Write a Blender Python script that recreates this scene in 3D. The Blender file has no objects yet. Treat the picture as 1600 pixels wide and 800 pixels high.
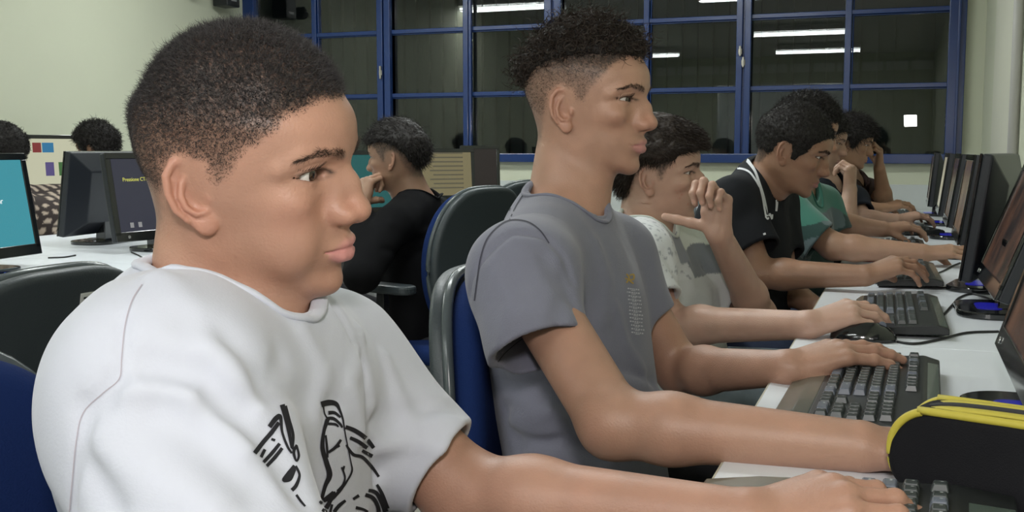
import bpy, bmesh, math, random
import numpy as np
from mathutils import Vector, Matrix

# ------------------------------------------------------------------ camera, light, exposure
F = 1658.0                                   # focal length in pixels of the 1600x800 frame
CAM = np.array([0.0, 0.0, 1.08])
YAW = math.radians(20.35)                    # turned left of the room's +Y axis
PITCH = math.atan(165.0 / F)                 # looking slightly down
cy_, sy_, cp_, sp_ = math.cos(YAW), math.sin(YAW), math.cos(PITCH), math.sin(PITCH)
FWD = np.array([-sy_ * cp_, cy_ * cp_, -sp_])
RGT = np.array([cy_, sy_, 0.0])
UPV = np.cross(RGT, FWD)

def W(px, py, d):
    """world point seen at frame pixel (px, py) lying d metres along the view axis"""
    return CAM + d * (FWD + RGT * ((px - 800.0) / F) - UPV * ((py - 400.0) / F))

def Wz(px, py, z):
    """world point seen at the pixel on the horizontal plane z"""
    v = FWD + RGT * ((px - 800.0) / F) - UPV * ((py - 400.0) / F)
    return CAM + v * ((z - CAM[2]) / v[2])

scene = bpy.context.scene
COL = scene.collection
cam_d = bpy.data.cameras.new('camera')
cam_d.sensor_width = 36.0
cam_d.lens = 36.0 * F / 1600.0
cam_d.clip_start = 0.05
cam_o = bpy.data.objects.new('camera', cam_d)
COL.objects.link(cam_o)
cam_o.matrix_world = Matrix((
    (RGT[0], UPV[0], -FWD[0], CAM[0]),
    (RGT[1], UPV[1], -FWD[1], CAM[1]),
    (RGT[2], UPV[2], -FWD[2], CAM[2]),
    (0, 0, 0, 1)))
scene.camera = cam_o
scene.view_settings.view_transform = 'Standard'
scene.view_settings.look = 'None'
scene.view_settings.gamma = 1.0
scene.view_settings.use_curve_mapping = False
scene.view_settings.exposure = 0.0

wd = bpy.data.worlds.new('night'); scene.world = wd
wd.use_nodes = True
wd.node_tree.nodes['Background'].inputs[0].default_value = (0.010, 0.013, 0.016, 1)
wd.node_tree.nodes['Background'].inputs[1].default_value = 1.0

def area(name, loc, target, sx, sy, power, color):
    l = bpy.data.lights.new(name, 'AREA'); l.shape = 'RECTANGLE'
    l.size = sx; l.size_y = sy; l.energy = power; l.color = color
    o = bpy.data.objects.new(name, l); COL.objects.link(o)
    o.location = loc
    o.rotation_euler = (Vector(target) - Vector(loc)).to_track_quat('-Z', 'Y').to_euler()
    return o

# the room's fluorescent fittings hang below the ceiling, long side along X (lamps are built with them further down)
CEIL = 2.66
TUBE_POWER = 21.5
TUBES = [(-3.95, 2.6), (-3.95, -0.9), (-3.95, -3.4), (-1.35, -0.9), (-1.3, -3.5), (-1.35, 2.5), (-1.35, 4.7), (-3.1, 4.9)]
# the small LED panel on the video camera that took the picture
LED = area('camera_led_panel', (0.02, -0.12, 1.42), (-0.45, 1.6, 1.05), 0.14, 0.13, 8.5, (1.0, 0.95, 0.93))

# ------------------------------------------------------------------ numeric helpers
def A(*v): return np.array(v, dtype=float)
def unit(v):
    v = np.asarray(v, float); return v / max(np.linalg.norm(v), 1e-12)
def lerp(a, b, t): return a + (b - a) * t
def sstep(a, b, x):
    t = np.clip((x - a) / (b - a), 0, 1); return t * t * (3 - 2 * t)
def smin(a, b, k):
    if k <= 0: return np.minimum(a, b)
    h = np.maximum(k - np.abs(a - b), 0) / k
    return np.minimum(a, b) - h * h * k * 0.25
def smax(a, b, k): return -smin(-a, -b, k)

def _hash(ix, iy, iz, seed):
    n = (ix * 374761393 + iy * 668265263 + iz * 2147483647 + seed * 974634777) & 0xffffffff
    n = ((n ^ (n >> 13)) * 1274126177) & 0xffffffff
    n = (n ^ (n >> 16)) & 0xffff
    return n / 32767.5 - 1.0
def noise3(P, seed=0):
    P = np.asarray(P); fl = np.floor(P); f = P - fl; i = fl.astype(np.int64)
    u = f * f * (3 - 2 * f)
    r = 0
    for dx in (0, 1):
        wx = u[..., 0] if dx else 1 - u[..., 0]
        for dy in (0, 1):
            wy = u[..., 1] if dy else 1 - u[..., 1]
            for dz in (0, 1):
                wz = u[..., 2] if dz else 1 - u[..., 2]
                r = r + wx * wy * wz * _hash(i[..., 0] + dx, i[..., 1] + dy, i[..., 2] + dz, seed)
    return r

def cap(P, a, b, r1, r2=None):
    r2 = r1 if r2 is None else r2
    ba = b - a; pa = P - a
    t = np.clip((pa @ ba) / max(ba @ ba, 1e-12), 0, 1)
    q = pa - t[..., None] * ba
    return np.sqrt((q * q).sum(-1)) - (r1 + (r2 - r1) * t)
def ell(P, c, r):
    q = (P - c) / r
    k0 = np.sqrt((q * q).sum(-1)); q2 = q / r
    k1 = np.sqrt((q2 * q2).sum(-1))
    return k0 * (k0 - 1) / np.maximum(k1, 1e-9)
def sph(P, c, r): return np.sqrt(((P - c) ** 2).sum(-1)) - r
def polytube(P, pts, rad):
    d = None
    for i in range(len(pts) - 1):
        e = cap(P, pts[i], pts[i + 1], rad[i], rad[i + 1])
        d = e if d is None else np.minimum(d, e)
    return d
def poly_sd(x, z, poly):
    """signed distance to a closed polygon in the plane, positive inside"""
    n = len(poly); d = np.full(x.shape, 1e9); s = np.ones(x.shape)
    for i in range(n):
        ax, az = poly[i]; bx, bz = poly[i - 1]
        ex, ez = bx - ax, bz - az
        wx, wz = x - ax, z - az
        t = np.clip((wx * ex + wz * ez) / (ex * ex + ez * ez + 1e-12), 0, 1)
        qx, qz = wx - ex * t, wz - ez * t
        d = np.minimum(d, qx * qx + qz * qz)
        c1 = z >= az; c2 = z < bz; c3 = ex * wz > ez * wx
        flip = (c1 & c2 & c3) | (~c1 & ~c2 & ~c3)
        s = np.where(flip, -s, s)
    return -s * np.sqrt(d)

# ------------------------------------------------------------------ implicit bodies
class SDF:
    """an ordered list of shapes blended into one smooth solid"""
    def __init__(s): s.ops = []; s.cols = []
    def add(s, fn, c, r, k=0.01, op='add'): s.ops.append((op, fn, np.asarray(c, float), float(r), k)); return s
    def cap(s, a, b, r1, r2=None, k=0.01, op='add'):
        a = np.asarray(a, float); b = np.asarray(b, float); r2_ = r1 if r2 is None else r2
        return s.add(lambda P: cap(P, a, b, r1, r2_), (a + b) / 2, np.linalg.norm(b - a) / 2 + max(r1, r2_), k, op)
    def sph(s, c, r, k=0.01, op='add'):
        c = np.asarray(c, float); return s.add(lambda P: sph(P, c, r), c, r, k, op)
    def ecap(s, a, b, ra, rb, wide, fl, k=0.01, op='add'):
        """tapered capsule flattened: radius ra/rb along 'wide', times fl across it"""
        a = np.asarray(a, float); b = np.asarray(b, float)
        ax = unit(b - a); w = np.asarray(wide, float); w = unit(w - ax * (w @ ax)); n = np.cross(ax, w)
        def fn(P):
            pa = P - a; L = np.linalg.norm(b - a)
            u = pa @ ax; t = np.clip(u / max(L, 1e-9), 0, 1)
            r = ra + (rb - ra) * t
            du = u - t * L
            q = np.sqrt((pa @ w) ** 2 + ((pa @ n) / fl) ** 2 + (du / fl) ** 2)
            return (q - r) * (fl if fl < 1 else 1)
        return s.add(fn, (a + b) / 2, np.linalg.norm(b - a) / 2 + max(ra, rb) * max(1, fl), k, op)
    def ell(s, c, r, M=None, k=0.01, op='add'):
        c = np.asarray(c, float); r = np.asarray(r, float)
        if M is None: fn = lambda P: ell(P, c, r)
        else:
            M_ = np.asarray(M, float)            # rows are the axes
            fn = lambda P: ell((P - c) @ M_.T, 0 * c, r)
        return s.add(fn, c, r.max(), k, op)
    def group(s, g, k=0.01, op='add'):
        cs = np.array([o[2] for o in g.ops if o[0] != 'disp']); rs = np.array([o[3] for o in g.ops if o[0] != 'disp'])
        lo = (cs - rs[:, None]).min(0); hi = (cs + rs[:, None]).max(0)
        s.ops.append((op, g, (lo + hi) / 2, float(np.linalg.norm(hi - lo) / 2), k)); return s
    def disp(s, fn, c=None, r=1e3):
        s.ops.append(('disp', fn, A(0, 0, 0) if c is None else np.asarray(c, float), r, 0)); return s
    def ev(s, pts, bc, br):
        # pts (B,n,3), bc (B,3) block centres, br block radius
        d = np.full(pts.shape[:2], 0.5)
        for op, fn, c, r, k in s.ops:
            m = ((bc - c) ** 2).sum(-1) < (r + br + 3 * k + 0.02) ** 2
            if not m.any(): continue
            allm = m.all()
            sub = pts if allm else pts[m]
            if isinstance(fn, SDF): e = fn.ev(sub, bc if allm else bc[m], br)
            elif op == 'disp':
                base = d if allm else d[m]
                e = fn(sub); v = base + e
                if allm: d = v
                else: d[m] = v
                continue
            else: e = fn(sub)
            base = d if allm else d[m]
            v = smin(base, e, k) if op == 'add' else smax(base, -e, k)
            if allm: d = v
            else: d[m] = v
        return d
    def at(s, P, br=0.0):
        P = np.asarray(P, float); out = np.empty(len(P))
        for i in range(0, len(P), 60000):
            q = P[i:i + 60000]; out[i:i + 60000] = s.ev(q[:, None, :], q, br)[:, 0]
        return out
    def grad(s, P, e=0.0004):
        d0 = s.at(P); g = np.empty_like(P)
        for a in range(3):
            q = P.copy(); q[:, a] += e
            g[:, a] = (s.at(q) - d0) / e
        return d0, g

def mesh_sdf(S, lo, hi, h, newton=2):
    """surface nets over the zero level of S inside the box; returns verts, quads"""
    lo = np.asarray(lo, float); hi = np.asarray(hi, float)
    N = 8; bs = N * h
    nb = np.ceil((hi - lo) / bs).astype(int)
    g = np.stack(np.meshgrid(*[np.arange(n) for n in nb], indexing='ij'), -1).reshape(-1, 3)
    cen = lo + (g + 0.5) * bs
    rad = bs * 0.87
    keep = np.zeros(len(g), bool)
    for i in range(0, len(g), 100000):
        q = cen[i:i + 100000]
        d = S.ev(q[:, None, :], q, rad)[:, 0]
        keep[i:i + 100000] = np.abs(d) < rad * 1.6 + 0.006
    g = g[keep]; cen = cen[keep]
    nc = nb * N + 2
    loc = np.stack(np.meshgrid(*[np.arange(N + 1)] * 3, indexing='ij'), -1).reshape(-1, 3)
    K = N + 1
    keys, verts, edges = [], [], []
    E = [(1, 0, 0), (0, 1, 0), (0, 0, 1)]
    for i in range(0, len(g), 1500):
        gb = g[i:i + 1500]
        base = gb * N
        pts = lo + (base[:, None, :] + loc[None]) * h
        d = S.ev(pts, cen[i:i + 1500], rad).reshape(-1, K, K, K)
        ins = d < 0
        c = np.zeros(d.shape[:1] + (N, N, N), int)
        for dx in (0, 1):
            for dy in (0, 1):
                for dz in (0, 1): c += ins[:, dx:dx + N, dy:dy + N, dz:dz + N]
        act = (c > 0) & (c < 8)
        b, x, y, z = np.nonzero(act)
        acc = np.zeros((len(b), 3)); cnt = np.zeros(len(b))
        for ax in range(3):
            o1, o2 = [a for a in range(3) if a != ax]
            for p in (0, 1):
                for q in (0, 1):
                    off = [0, 0, 0]; off[o1] = p; off[o2] = q
                    v0 = d[b, x + off[0], y + off[1], z + off[2]]
                    off2 = off[:]; off2[ax] = 1
                    v1 = d[b, x + off2[0], y + off2[1], z + off2[2]]
                    m = (v0 < 0) != (v1 < 0)
                    t = np.where(m, v0 / np.where(m, v0 - v1, 1), 0)
                    for a in range(3):
                        acc[:, a] += np.where(m, off[a] + (t if a == ax else 0), 0)
                    cnt += m
        vp = acc / np.maximum(cnt, 1)[:, None]
        cell = base[b] + np.stack([x, y, z], -1)
        verts.append(lo + (cell + vp) * h)
        keys.append((cell[:, 0] * nc[1] + cell[:, 1]) * nc[2] + cell[:, 2])
        for ax in range(3):
            sl0 = d[:, :N, :N, :N] < 0
            s1 = [slice(0, N)] * 3; s1[ax] = slice(1, N + 1)
            sl1 = d[(slice(None),) + tuple(s1)] < 0
            m = sl0 != sl1
            b2, x2, y2, z2 = np.nonzero(m)
            cc = base[b2] + np.stack([x2, y2, z2], -1)
            edges.append((ax, cc, sl0[b2, x2, y2, z2]))
    keys = np.concatenate(keys); verts = np.concatenate(verts)
    o = np.argsort(keys); keys = keys[o]; verts = verts[o]
    quads = []
    for ax, cc, inside in edges:
        o1, o2 = (ax + 1) % 3, (ax + 2) % 3
        idx = []
        ok = np.ones(len(cc), bool)
        for p, q in ((0, 0), (1, 0), (1, 1), (0, 1)):
            c2 = cc.copy(); c2[:, o1] -= p; c2[:, o2] -= q
            k = (c2[:, 0] * nc[1] + c2[:, 1]) * nc[2] + c2[:, 2]
            j = np.searchsorted(keys, k); j = np.minimum(j, len(keys) - 1)
            ok &= keys[j] == k
            idx.append(j)
        f = np.stack(idx, -1)
        f = np.where(inside[:, None], f, f[:, ::-1])
        quads.append(f[ok])
    quads = np.concatenate(quads)
    for _ in range(newton):
        d0, gr = S.grad(verts)
        n2 = (gr * gr).sum(-1)
        st = -(d0 / np.maximum(n2, 0.05))[:, None] * gr
        ln = np.linalg.norm(st, axis=1)
        st *= np.minimum(1, 0.6 * h / np.maximum(ln, 1e-9))[:, None]
        verts = verts + st
    return verts, quads

def mesh_obj(name, verts, faces, mat=None, parent=None, smooth=True, col=None, off=None):
    me = bpy.data.meshes.new(name)
    verts = np.asarray(verts, np.float32); faces = np.asarray(faces, np.int32)
    if off is not None: verts = verts - np.asarray(off, np.float32)
    n = faces.shape[1]
    me.vertices.add(len(verts)); me.vertices.foreach_set('co', verts.ravel())
    me.loops.add(faces.size); me.loops.foreach_set('vertex_index', faces.ravel())
    me.polygons.add(len(faces))
    me.polygons.foreach_set('loop_start', np.arange(0, faces.size, n, dtype=np.int32))
    me.polygons.foreach_set('loop_total', np.full(len(faces), n, np.int32))
    me.polygons.foreach_set('use_smooth', np.full(len(faces), smooth, bool))
    me.update(calc_edges=True)
    if col is not None:
        at = me.color_attributes.new('tint', 'FLOAT_COLOR', 'POINT')
        c = np.ones((len(verts), 4), np.float32); c[:, :3] = col
        at.data.foreach_set('color', c.ravel())
    if mat: me.materials.append(mat)
    o = bpy.data.objects.new(name, me); COL.objects.link(o)
    if parent is not None: o.parent = parent
    return o

# ------------------------------------------------------------------ object bookkeeping
def tag(o, label=None, cat=None, group=None, kind=None):
    if label: o['label'] = label
    if cat: o['category'] = cat
    if group: o['group'] = group
    if kind: o['kind'] = kind
    return o
def empty(name, loc=(0, 0, 0), rz=0.0, label=None, cat=None, group=None):
    o = bpy.data.objects.new(name, None); COL.objects.link(o)
    o.location = tuple(loc); o.rotation_euler = (0, 0, rz)
    return tag(o, label, cat, group)
def copy_tree(o, parent=None):
    c = o.copy(); COL.objects.link(c); c.parent = parent
    for ch in [x for x in bpy.data.objects if x.parent == o]: copy_tree(ch, c)
    return c

# ------------------------------------------------------------------ materials
def srgb(h, g=None, b=None):
    if g is not None: c = (h / 255, g / 255, b / 255)
    else: c = tuple(int(h[i:i + 2], 16) / 255 for i in (0, 2, 4))
    return tuple(x / 12.92 if x <= 0.04045 else ((x + 0.055) / 1.055) ** 2.4 for x in c)
def material(name, col=(0.8, 0.8, 0.8), rough=0.5, metal=0.0, spec=0.5, noise=0.0, nscale=20.0,
             bump=0.0, bscale=60.0, emit=None, estr=1.0, coat=0.0, sheen=0.0, attr=None, sss=0.0, detail=4.0):
    m = bpy.data.materials.new(name); m.use_nodes = True
    nt = m.node_tree; N = nt.nodes; L = nt.links
    b = N['Principled BSDF']
    b.inputs['Base Color'].default_value = (*col, 1)
    b.inputs['Roughness'].default_value = rough
    b.inputs['Metallic'].default_value = metal
    b.inputs['Specular IOR Level'].default_value = spec
    if coat: b.inputs['Coat Weight'].default_value = coat; b.inputs['Coat Roughness'].default_value = 0.08
    if sheen: b.inputs['Sheen Weight'].default_value = sheen; b.inputs['Sheen Roughness'].default_value = 0.5
    tc = N.new('ShaderNodeTexCoord')
    src = None
    if attr:
        a = N.new('ShaderNodeAttribute'); a.attribute_name = attr
        src = a.outputs['Color']; L.new(src, b.inputs['Base Color'])
    if noise:
        nz = N.new('ShaderNodeTexNoise'); nz.inputs['Scale'].default_value = nscale; nz.inputs['Detail'].default_value = detail
        L.new(tc.outputs['Object'], nz.inputs['Vector'])
        mr = N.new('ShaderNodeMapRange'); mr.inputs[3].default_value = 1 - noise; mr.inputs[4].default_value = 1 + noise
        L.new(nz.outputs['Fac'], mr.inputs[0])
        mx = N.new('ShaderNodeMix'); mx.data_type = 'RGBA'; mx.blend_type = 'MULTIPLY'; mx.inputs[0].default_value = 1
        if src: L.new(src, mx.inputs[6])
        else: mx.inputs[6].default_value = (*col, 1)
        L.new(mr.outputs[0], mx.inputs[7]); L.new(mx.outputs[2], b.inputs['Base Color'])
    if bump:
        nz = N.new('ShaderNodeTexNoise'); nz.inputs['Scale'].default_value = bscale; nz.inputs['Detail'].default_value = 3
        L.new(tc.outputs['Object'], nz.inputs['Vector'])
        bp = N.new('ShaderNodeBump'); bp.inputs['Strength'].default_value = bump; bp.inputs['Distance'].default_value = 0.002
        L.new(nz.outputs['Fac'], bp.inputs['Height']); L.new(bp.outputs[0], b.inputs['Normal'])
    if emit: b.inputs['Emission Color'].default_value = (*emit, 1); b.inputs['Emission Strength'].default_value = estr
    if sss:
        b.inputs['Subsurface Weight'].default_value = sss
        b.inputs['Subsurface Radius'].default_value = (1.0, 0.35, 0.2); b.inputs['Subsurface Scale'].default_value = 0.008
    return m

# ================================================================== mesh helpers for furniture
class MB:
    def __init__(s): s.v = []; s.f = []
    def box(s, lo, hi, M=None):
        b = len(s.v); lo = np.asarray(lo, float); hi = np.asarray(hi, float)
        c = [(lo[0], lo[1], lo[2]), (hi[0], lo[1], lo[2]), (hi[0], hi[1], lo[2]), (lo[0], hi[1], lo[2]), (lo[0], lo[1], hi[2]), (hi[0], lo[1], hi[2]), (hi[0], hi[1], hi[2]), (lo[0], hi[1], hi[2])]
        if M is not None: c = [tuple(M @ Vector(p)) for p in c]
        s.v += c; s.f += [tuple(b + i for i in q) for q in ((0, 3, 2, 1), (4, 5, 6, 7), (0, 1, 5, 4), (1, 2, 6, 5), (2, 3, 7, 6), (3, 0, 4, 7))]
        return s
    def prism(s, poly, z0, z1, axis='z'):
        b = len(s.v); n = len(poly)
        def P(u, v, w): return {'z': (u, v, w), 'x': (w, u, v), 'y': (u, w, v)}[axis]
        s.v += [P(u, v, z0) for u, v in poly] + [P(u, v, z1) for u, v in poly]
        s.f += [tuple(b + i for i in range(n))[::-1], tuple(b + n + i for i in range(n))]
        s.f += [(b + i, b + (i + 1) % n, b + n + (i + 1) % n, b + n + i) for i in range(n)]
        return s
    def build(s, name, mat, parent=None, bevel=0.0, seg=2, smooth=False, loc=None):
        me = bpy.data.meshes.new(name); me.from_pydata([tuple(map(float, v)) for v in s.v], [], s.f)
        bm = bmesh.new(); bm.from_mesh(me); bmesh.ops.recalc_face_normals(bm, faces=bm.faces)
        if bevel: bmesh.ops.bevel(bm, geom=list(bm.edges), offset=bevel, segments=seg, affect='EDGES', profile=0.5)
        bm.to_mesh(me); bm.free()
        for p in me.polygons: p.use_smooth = smooth
        me.materials.append(mat)
        o = bpy.data.objects.new(name, me); COL.objects.link(o)
        if parent is not None: o.parent = parent
        if loc is not None: o.location = loc
        return o
def box(name, lo, hi, mat, parent=None, bevel=0.0, kind=None):
    o = MB().box(lo, hi).build(name, mat, parent, bevel)
    if kind: o['kind'] = kind
    return o
def rrect(w, h, r, n=6, cx=0, cy=0):
    out = []
    for sx, sy, a0 in ((1, 1, 0), (-1, 1, 90), (-1, -1, 180), (1, -1, 270)):
        for k in range(n + 1):
            a = math.radians(a0 + 90 * k / n); out.append((cx + sx * (w / 2 - r) + r * math.cos(a), cy + sy * (h / 2 - r) + r * math.sin(a)))
    return out
def cyl(name, p0, p1, r, mat, parent=None, seg=20, r2=None):
    p0 = np.asarray(p0, float); p1 = np.asarray(p1, float); ax = unit(p1 - p0); e1 = unit(np.cross(ax, A(.31, .87, .2))); e2 = np.cross(ax, e1)
    m = MB(); r2 = r if r2 is None else r2
    for p, rr in ((p0, r), (p1, r2)):
        for k in range(seg):
            a = 2 * math.pi * k / seg; m.v.append(tuple(p + (e1 * math.cos(a) + e2 * math.sin(a)) * rr))
    m.f = [tuple(range(seg))[::-1], tuple(range(seg, 2 * seg))] + [(k, (k + 1) % seg, seg + (k + 1) % seg, seg + k) for k in range(seg)]
    o = m.build(name, mat, parent)
    for p in o.data.polygons: p.use_smooth = len(p.vertices) == 4
    return o
def text_obj(name, body, size, mat, parent, M, depth=0.0004):
    cu = bpy.data.curves.new(name, 'FONT'); cu.body = body; cu.size = size; cu.extrude = depth; cu.align_x = 'LEFT'
    t = bpy.data.objects.new(name, cu); COL.objects.link(t)
    dg = bpy.context.evaluated_depsgraph_get(); me = bpy.data.meshes.new_from_object(t.evaluated_get(dg))
    bpy.data.objects.remove(t); me.materials.clear(); me.materials.append(mat)
    o = bpy.data.objects.new(name, me); COL.objects.link(o)
    o.parent = parent; o.matrix_local = M
    return o

# ------------------------------------------------------------------ the room
X0, X1, Y0, Y1 = -4.42, 0.385, -5.5, 6.5
M_WALL = material('cream_wall', col=(.56, .58, .45), rough=.75, noise=.04, nscale=2.5, bump=.05, bscale=80)
M_WALLW = material('white_wainscot', col=(.52, .55, .54), rough=.6, noise=.05, nscale=3)
M_CEIL = material('white_ceiling', col=(.62, .62, .60), rough=.9)
M_BLUE = material('blue_gloss_paint', col=(.010, .034, .135), rough=.25, spec=.5, coat=.1, bump=.12, bscale=25)
M_GLASS = material('night_glass', col=(.9, .95, .95), rough=0.0)
M_GLASS.node_tree.nodes['Principled BSDF'].inputs['Transmission Weight'].default_value = 1.0
M_GLASS.node_tree.nodes['Principled BSDF'].inputs['IOR'].default_value = 1.5
M_STEEL = material('worn_steel', col=(.38, .36, .32), metal=.8, rough=.45, noise=.3, nscale=90)
def tile_material():
    m = material('floor_tiles', col=(.42, .40, .36), rough=.35)
    nt = m.node_tree; N = nt.nodes; L = nt.links
    tc = N.new('ShaderNodeTexCoord'); br = N.new('ShaderNodeTexBrick'); br.offset = 0; br.squash = 1
    mp = N.new('ShaderNodeMapping'); mp.inputs['Rotation'].default_value = (0, 0, .0); L.new(tc.outputs['Object'], mp.inputs[0]); L.new(mp.outputs[0], br.inputs['Vector'])
    br.inputs['Color1'].default_value = (.46, .44, .39, 1); br.inputs['Color2'].default_value = (.42, .40, .35, 1); br.inputs['Mortar'].default_value = (.20, .17, .13, 1)
    br.inputs['Scale'].default_value = 1; br.inputs['Brick Width'].default_value = .33; br.inputs['Row Height'].default_value = .33; br.inputs['Mortar Size'].default_value = .004
    L.new(br.outputs['Color'], N['Principled BSDF'].inputs['Base Color'])
    return m
box('floor', (X0 - .1, Y0 - .1, -.1), (X1 + .1, Y1 + .1, 0), tile_material(), kind='structure')
box('ceiling', (X0 - .1, Y0 - .1, CEIL), (X1 + .1, Y1 + .1, CEIL + .1), M_CEIL, kind='structure')
box('wall_left', (X0 - .1, Y0, 0), (X0, Y1, CEIL), M_WALL, kind='structure')
box('wall_right', (X1, Y0, 0), (X1 + .1, Y1, CEIL), M_WALL, kind='structure')
box('wall_back', (X0 - .1, Y0 - .1, 0), (X1 + .1, Y0, CEIL), M_WALL, kind='structure')
def XatY(px, y=Y1):
    v = FWD + RGT * ((px - 800) / F); return v[0] / v[1] * y
WL, WR = XatY(391), XatY(1495)
ZS, ZT = 1.005, 2.30
wn = empty('wall_front', (0, 0, 0)); wn['kind'] = 'structure'
for lo, hi in (((X0 - .1, Y1, 0), (X1 + .1, Y1 + .15, ZS)), ((X0 - .1, Y1, ZT), (X1 + .1, Y1 + .15, CEIL)), ((X0 - .1, Y1, ZS), (WL, Y1 + .15, ZT)), ((WR, Y1, ZS), (X1 + .1, Y1 + .15, ZT))):
    box('wall_panel', lo, hi, M_WALL, wn)
box('trim_1', (X0, Y1 - .02, 0), (X1, Y1, .885), M_WALLW, kind='structure')
w1 = empty('window_1', (0, 0, 0)); w1['kind'] = 'structure'
def bar(x0, x1, z0, z1, d0=-.035, d1=.03, name='window_frame'):
    o = MB().box((x0, Y1 + d0, z0), (x1, Y1 + d1, z1)).build(name, M_BLUE, w1, .004)
bar(WL, WL + .10, ZS, ZT); bar(WR - .09, WR, ZS, ZT, -.05); bar(WR - .045, WR - .03, ZS, ZT, -.075, -.05)
bar(WL, WR, ZS, ZS + .055, -.06); bar(WL, WR, ZT - .06, ZT)
posts = [(597, 618, 1), (852, 878, 1), (1145, 1168, 1)]
for a_, b_, _ in posts:
    xa, xb = XatY(a_), XatY(b_); g = (xb - xa) * .16
    bar(xa, (xa + xb) / 2 - g / 2, ZS, ZT, -.045); bar((xa + xb) / 2 + g / 2, xb, ZS, ZT, -.055); bar(xa, xb, ZS, ZT, -.02, .03)
for p in (500, 731, 1007, 1315):
    c = XatY(p); bar(c - .018, c + .018, ZS, ZT, -.03); bar(c + .022, c + .030, ZS, ZT, -.015)
c = XatY(735); bar(c + .012, c + .030, ZS, ZT, -.05, -.02)
for z in (1.447, 1.868):
    bar(WL, WR, z - .014, z + .014, -.022); bar(WL, WR, z - .022, z - .016, -.015)
o = box('window_glass', (WL, Y1 + .004, ZS), (WR, Y1 + .010, ZT), M_GLASS, w1)
def latch(px, z, h=.11):
    c = XatY(px)
    o = MB().box((c - .006, Y1 - .068, z - h / 2), (c + .006, Y1 - .05, z + h / 2)).box((c - .011, Y1 - .062, z - .02), (c + .011, Y1 - .05, z + .015)).build('window_latch', M_STEEL, w1, .003)
latch(604, 1.60, .085); latch(1152, 1.665, .06); latch(1157, 1.60, .06)
# dark ribbed shed wall outside, a few metres away
m = MB()
for k in range(60): m.box((X0 - 1 + k * .13, 9.0, -.5), (X0 - 1 + k * .13 + .10, 9.05, 4.5))
M_OUT = material('dark_cladding', col=(.045, .055, .05), rough=.8)
m.box((X0 - 2, 9.05, -.5), (X1 + 4, 9.1, 4.5)); o = m.build('wall_outside', M_OUT); o['kind'] = 'structure'
# back wall: pale ventilation openings under the ceiling and a whiteboard (both seen mirrored in the night panes)
v = empty('trim_2', (0, 0, 0)); v['kind'] = 'structure'
M_PALE = material('pale_louvre', col=(.75, .77, .72), rough=.5)
for k in range(12): box('vent_block', (X0 + .25 + k * .38, Y0, 2.38), (X0 + .25 + k * .38 + .33, Y0 + .03, 2.52), M_PALE, v)
wb = empty('whiteboard', (-2.0, Y0, .95), 0, 'wide white board on the wall behind the camera, seen only mirrored in the window', 'whiteboard')
box('board_face', (-1.05, .02, 0), (1.05, .035, 1.2), material('white_enamel', col=(.75, .78, .80), rough=.15), wb)
M_ALU = material('aluminium', col=(.6, .6, .6), metal=1, rough=.3)
for lo, hi in (((-1.09, 0, -.04), (1.09, .045, 0)), ((-1.09, 0, 1.2), (1.09, .045, 1.24)), ((-1.09, 0, 0), (-1.05, .045, 1.2)), ((1.05, 0, 0), (1.09, .045, 1.2))): box('board_frame', lo, hi, M_ALU, wb)
# corner pilaster and conduit on the right wall
box('trim_3', (X1 - .012, 4.62, 0), (X1, 5.6, CEIL), material('pale_plaster', col=(.60, .60, .50), rough=.7, noise=.05, nscale=3), kind='structure')
M_GREYP = material('grey_conduit', col=(.40, .39, .37), rough=.5)
cd = cyl('conduit_pipe', (X1 - .020, 4.36, 0), (X1 - .020, 4.36, CEIL), .018, M_GREYP); tag(cd, 'grey vertical conduit pipe on the right wall behind the monitors', 'pipe')
# fittings high on the left wall, at the corner
M_BLK = material('black_plastic', col=(.012, .013, .015), rough=.42)
def high_box():
    e = empty('wall_speaker', (X0, 6.15, 2.04), 0, 'small black box speaker high on the cream wall beside the window', 'speaker')
    MB().box((.03, -.07, 0), (.15, .07, .16)).build('speaker_case', M_BLK, e, .008); box('speaker_bracket', (0, -.02, .06), (.03, .02, .10), M_BLK, e)
    box('speaker_badge', (.150, -.03, .035), (.152, .03, .05), M_ALU, e)
    e = empty('wall_camera', (X0, 5.85, 2.03), 0, 'round black dome fitting on the cream wall left of the box speaker', 'camera')
    cyl('dome_base', (0, 0, .09), (.05, 0, .09), .045, M_BLK, e); cyl('dome', (.05, 0, .09), (.09, 0, .07), .055, M_BLK, e, r2=.03)
high_box()
# fluorescent fittings
M_LAMPW = material('white_lamp_housing', col=(.8, .8, .8), rough=.4)
M_TUBE = material('lit_tube', col=(1, 1, 1), emit=(.95, 1.0, .98), estr=14)
for k, (x, y) in enumerate(TUBES):
    lb = ['close to the window, mirrored high above the boy in black', 'near the left wall, mirrored beside the grey boy\'s head', 'in the far back corner by the left wall',
          'mirrored as the upper bright line at the right', 'mirrored as the lower bright line at the right', 'over the aisle between the desk rows',
          'over the aisle near the window', 'in front of the window, left of the aisle'][k]
    e = empty('ceiling_lamp', (x, y, CEIL - .12), 0, 'white twin-tube ceiling lamp ' + lb, 'lamp', 'twin-tube ceiling lamps')
    MB().prism([(-.10, .03), (.10, .03), (.05, .09), (-.05, .09)], -.62, .62, 'x').build('lamp_housing', M_LAMPW, e)
    MB().box((-.01, -.01, .08), (.01, .01, .12)).build('lamp_mount', M_LAMPW, e)
    for s_ in (-.045, .045):
        cyl('lamp_tube', (-.60, s_, .005), (.60, s_, .005), .013, M_TUBE, e, 12)
    l = area('ceiling_lamp_light', (x, y, CEIL - .14), (x, y, 0), 1.2, .14, TUBE_POWER, (.95, 1.0, .98))

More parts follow.
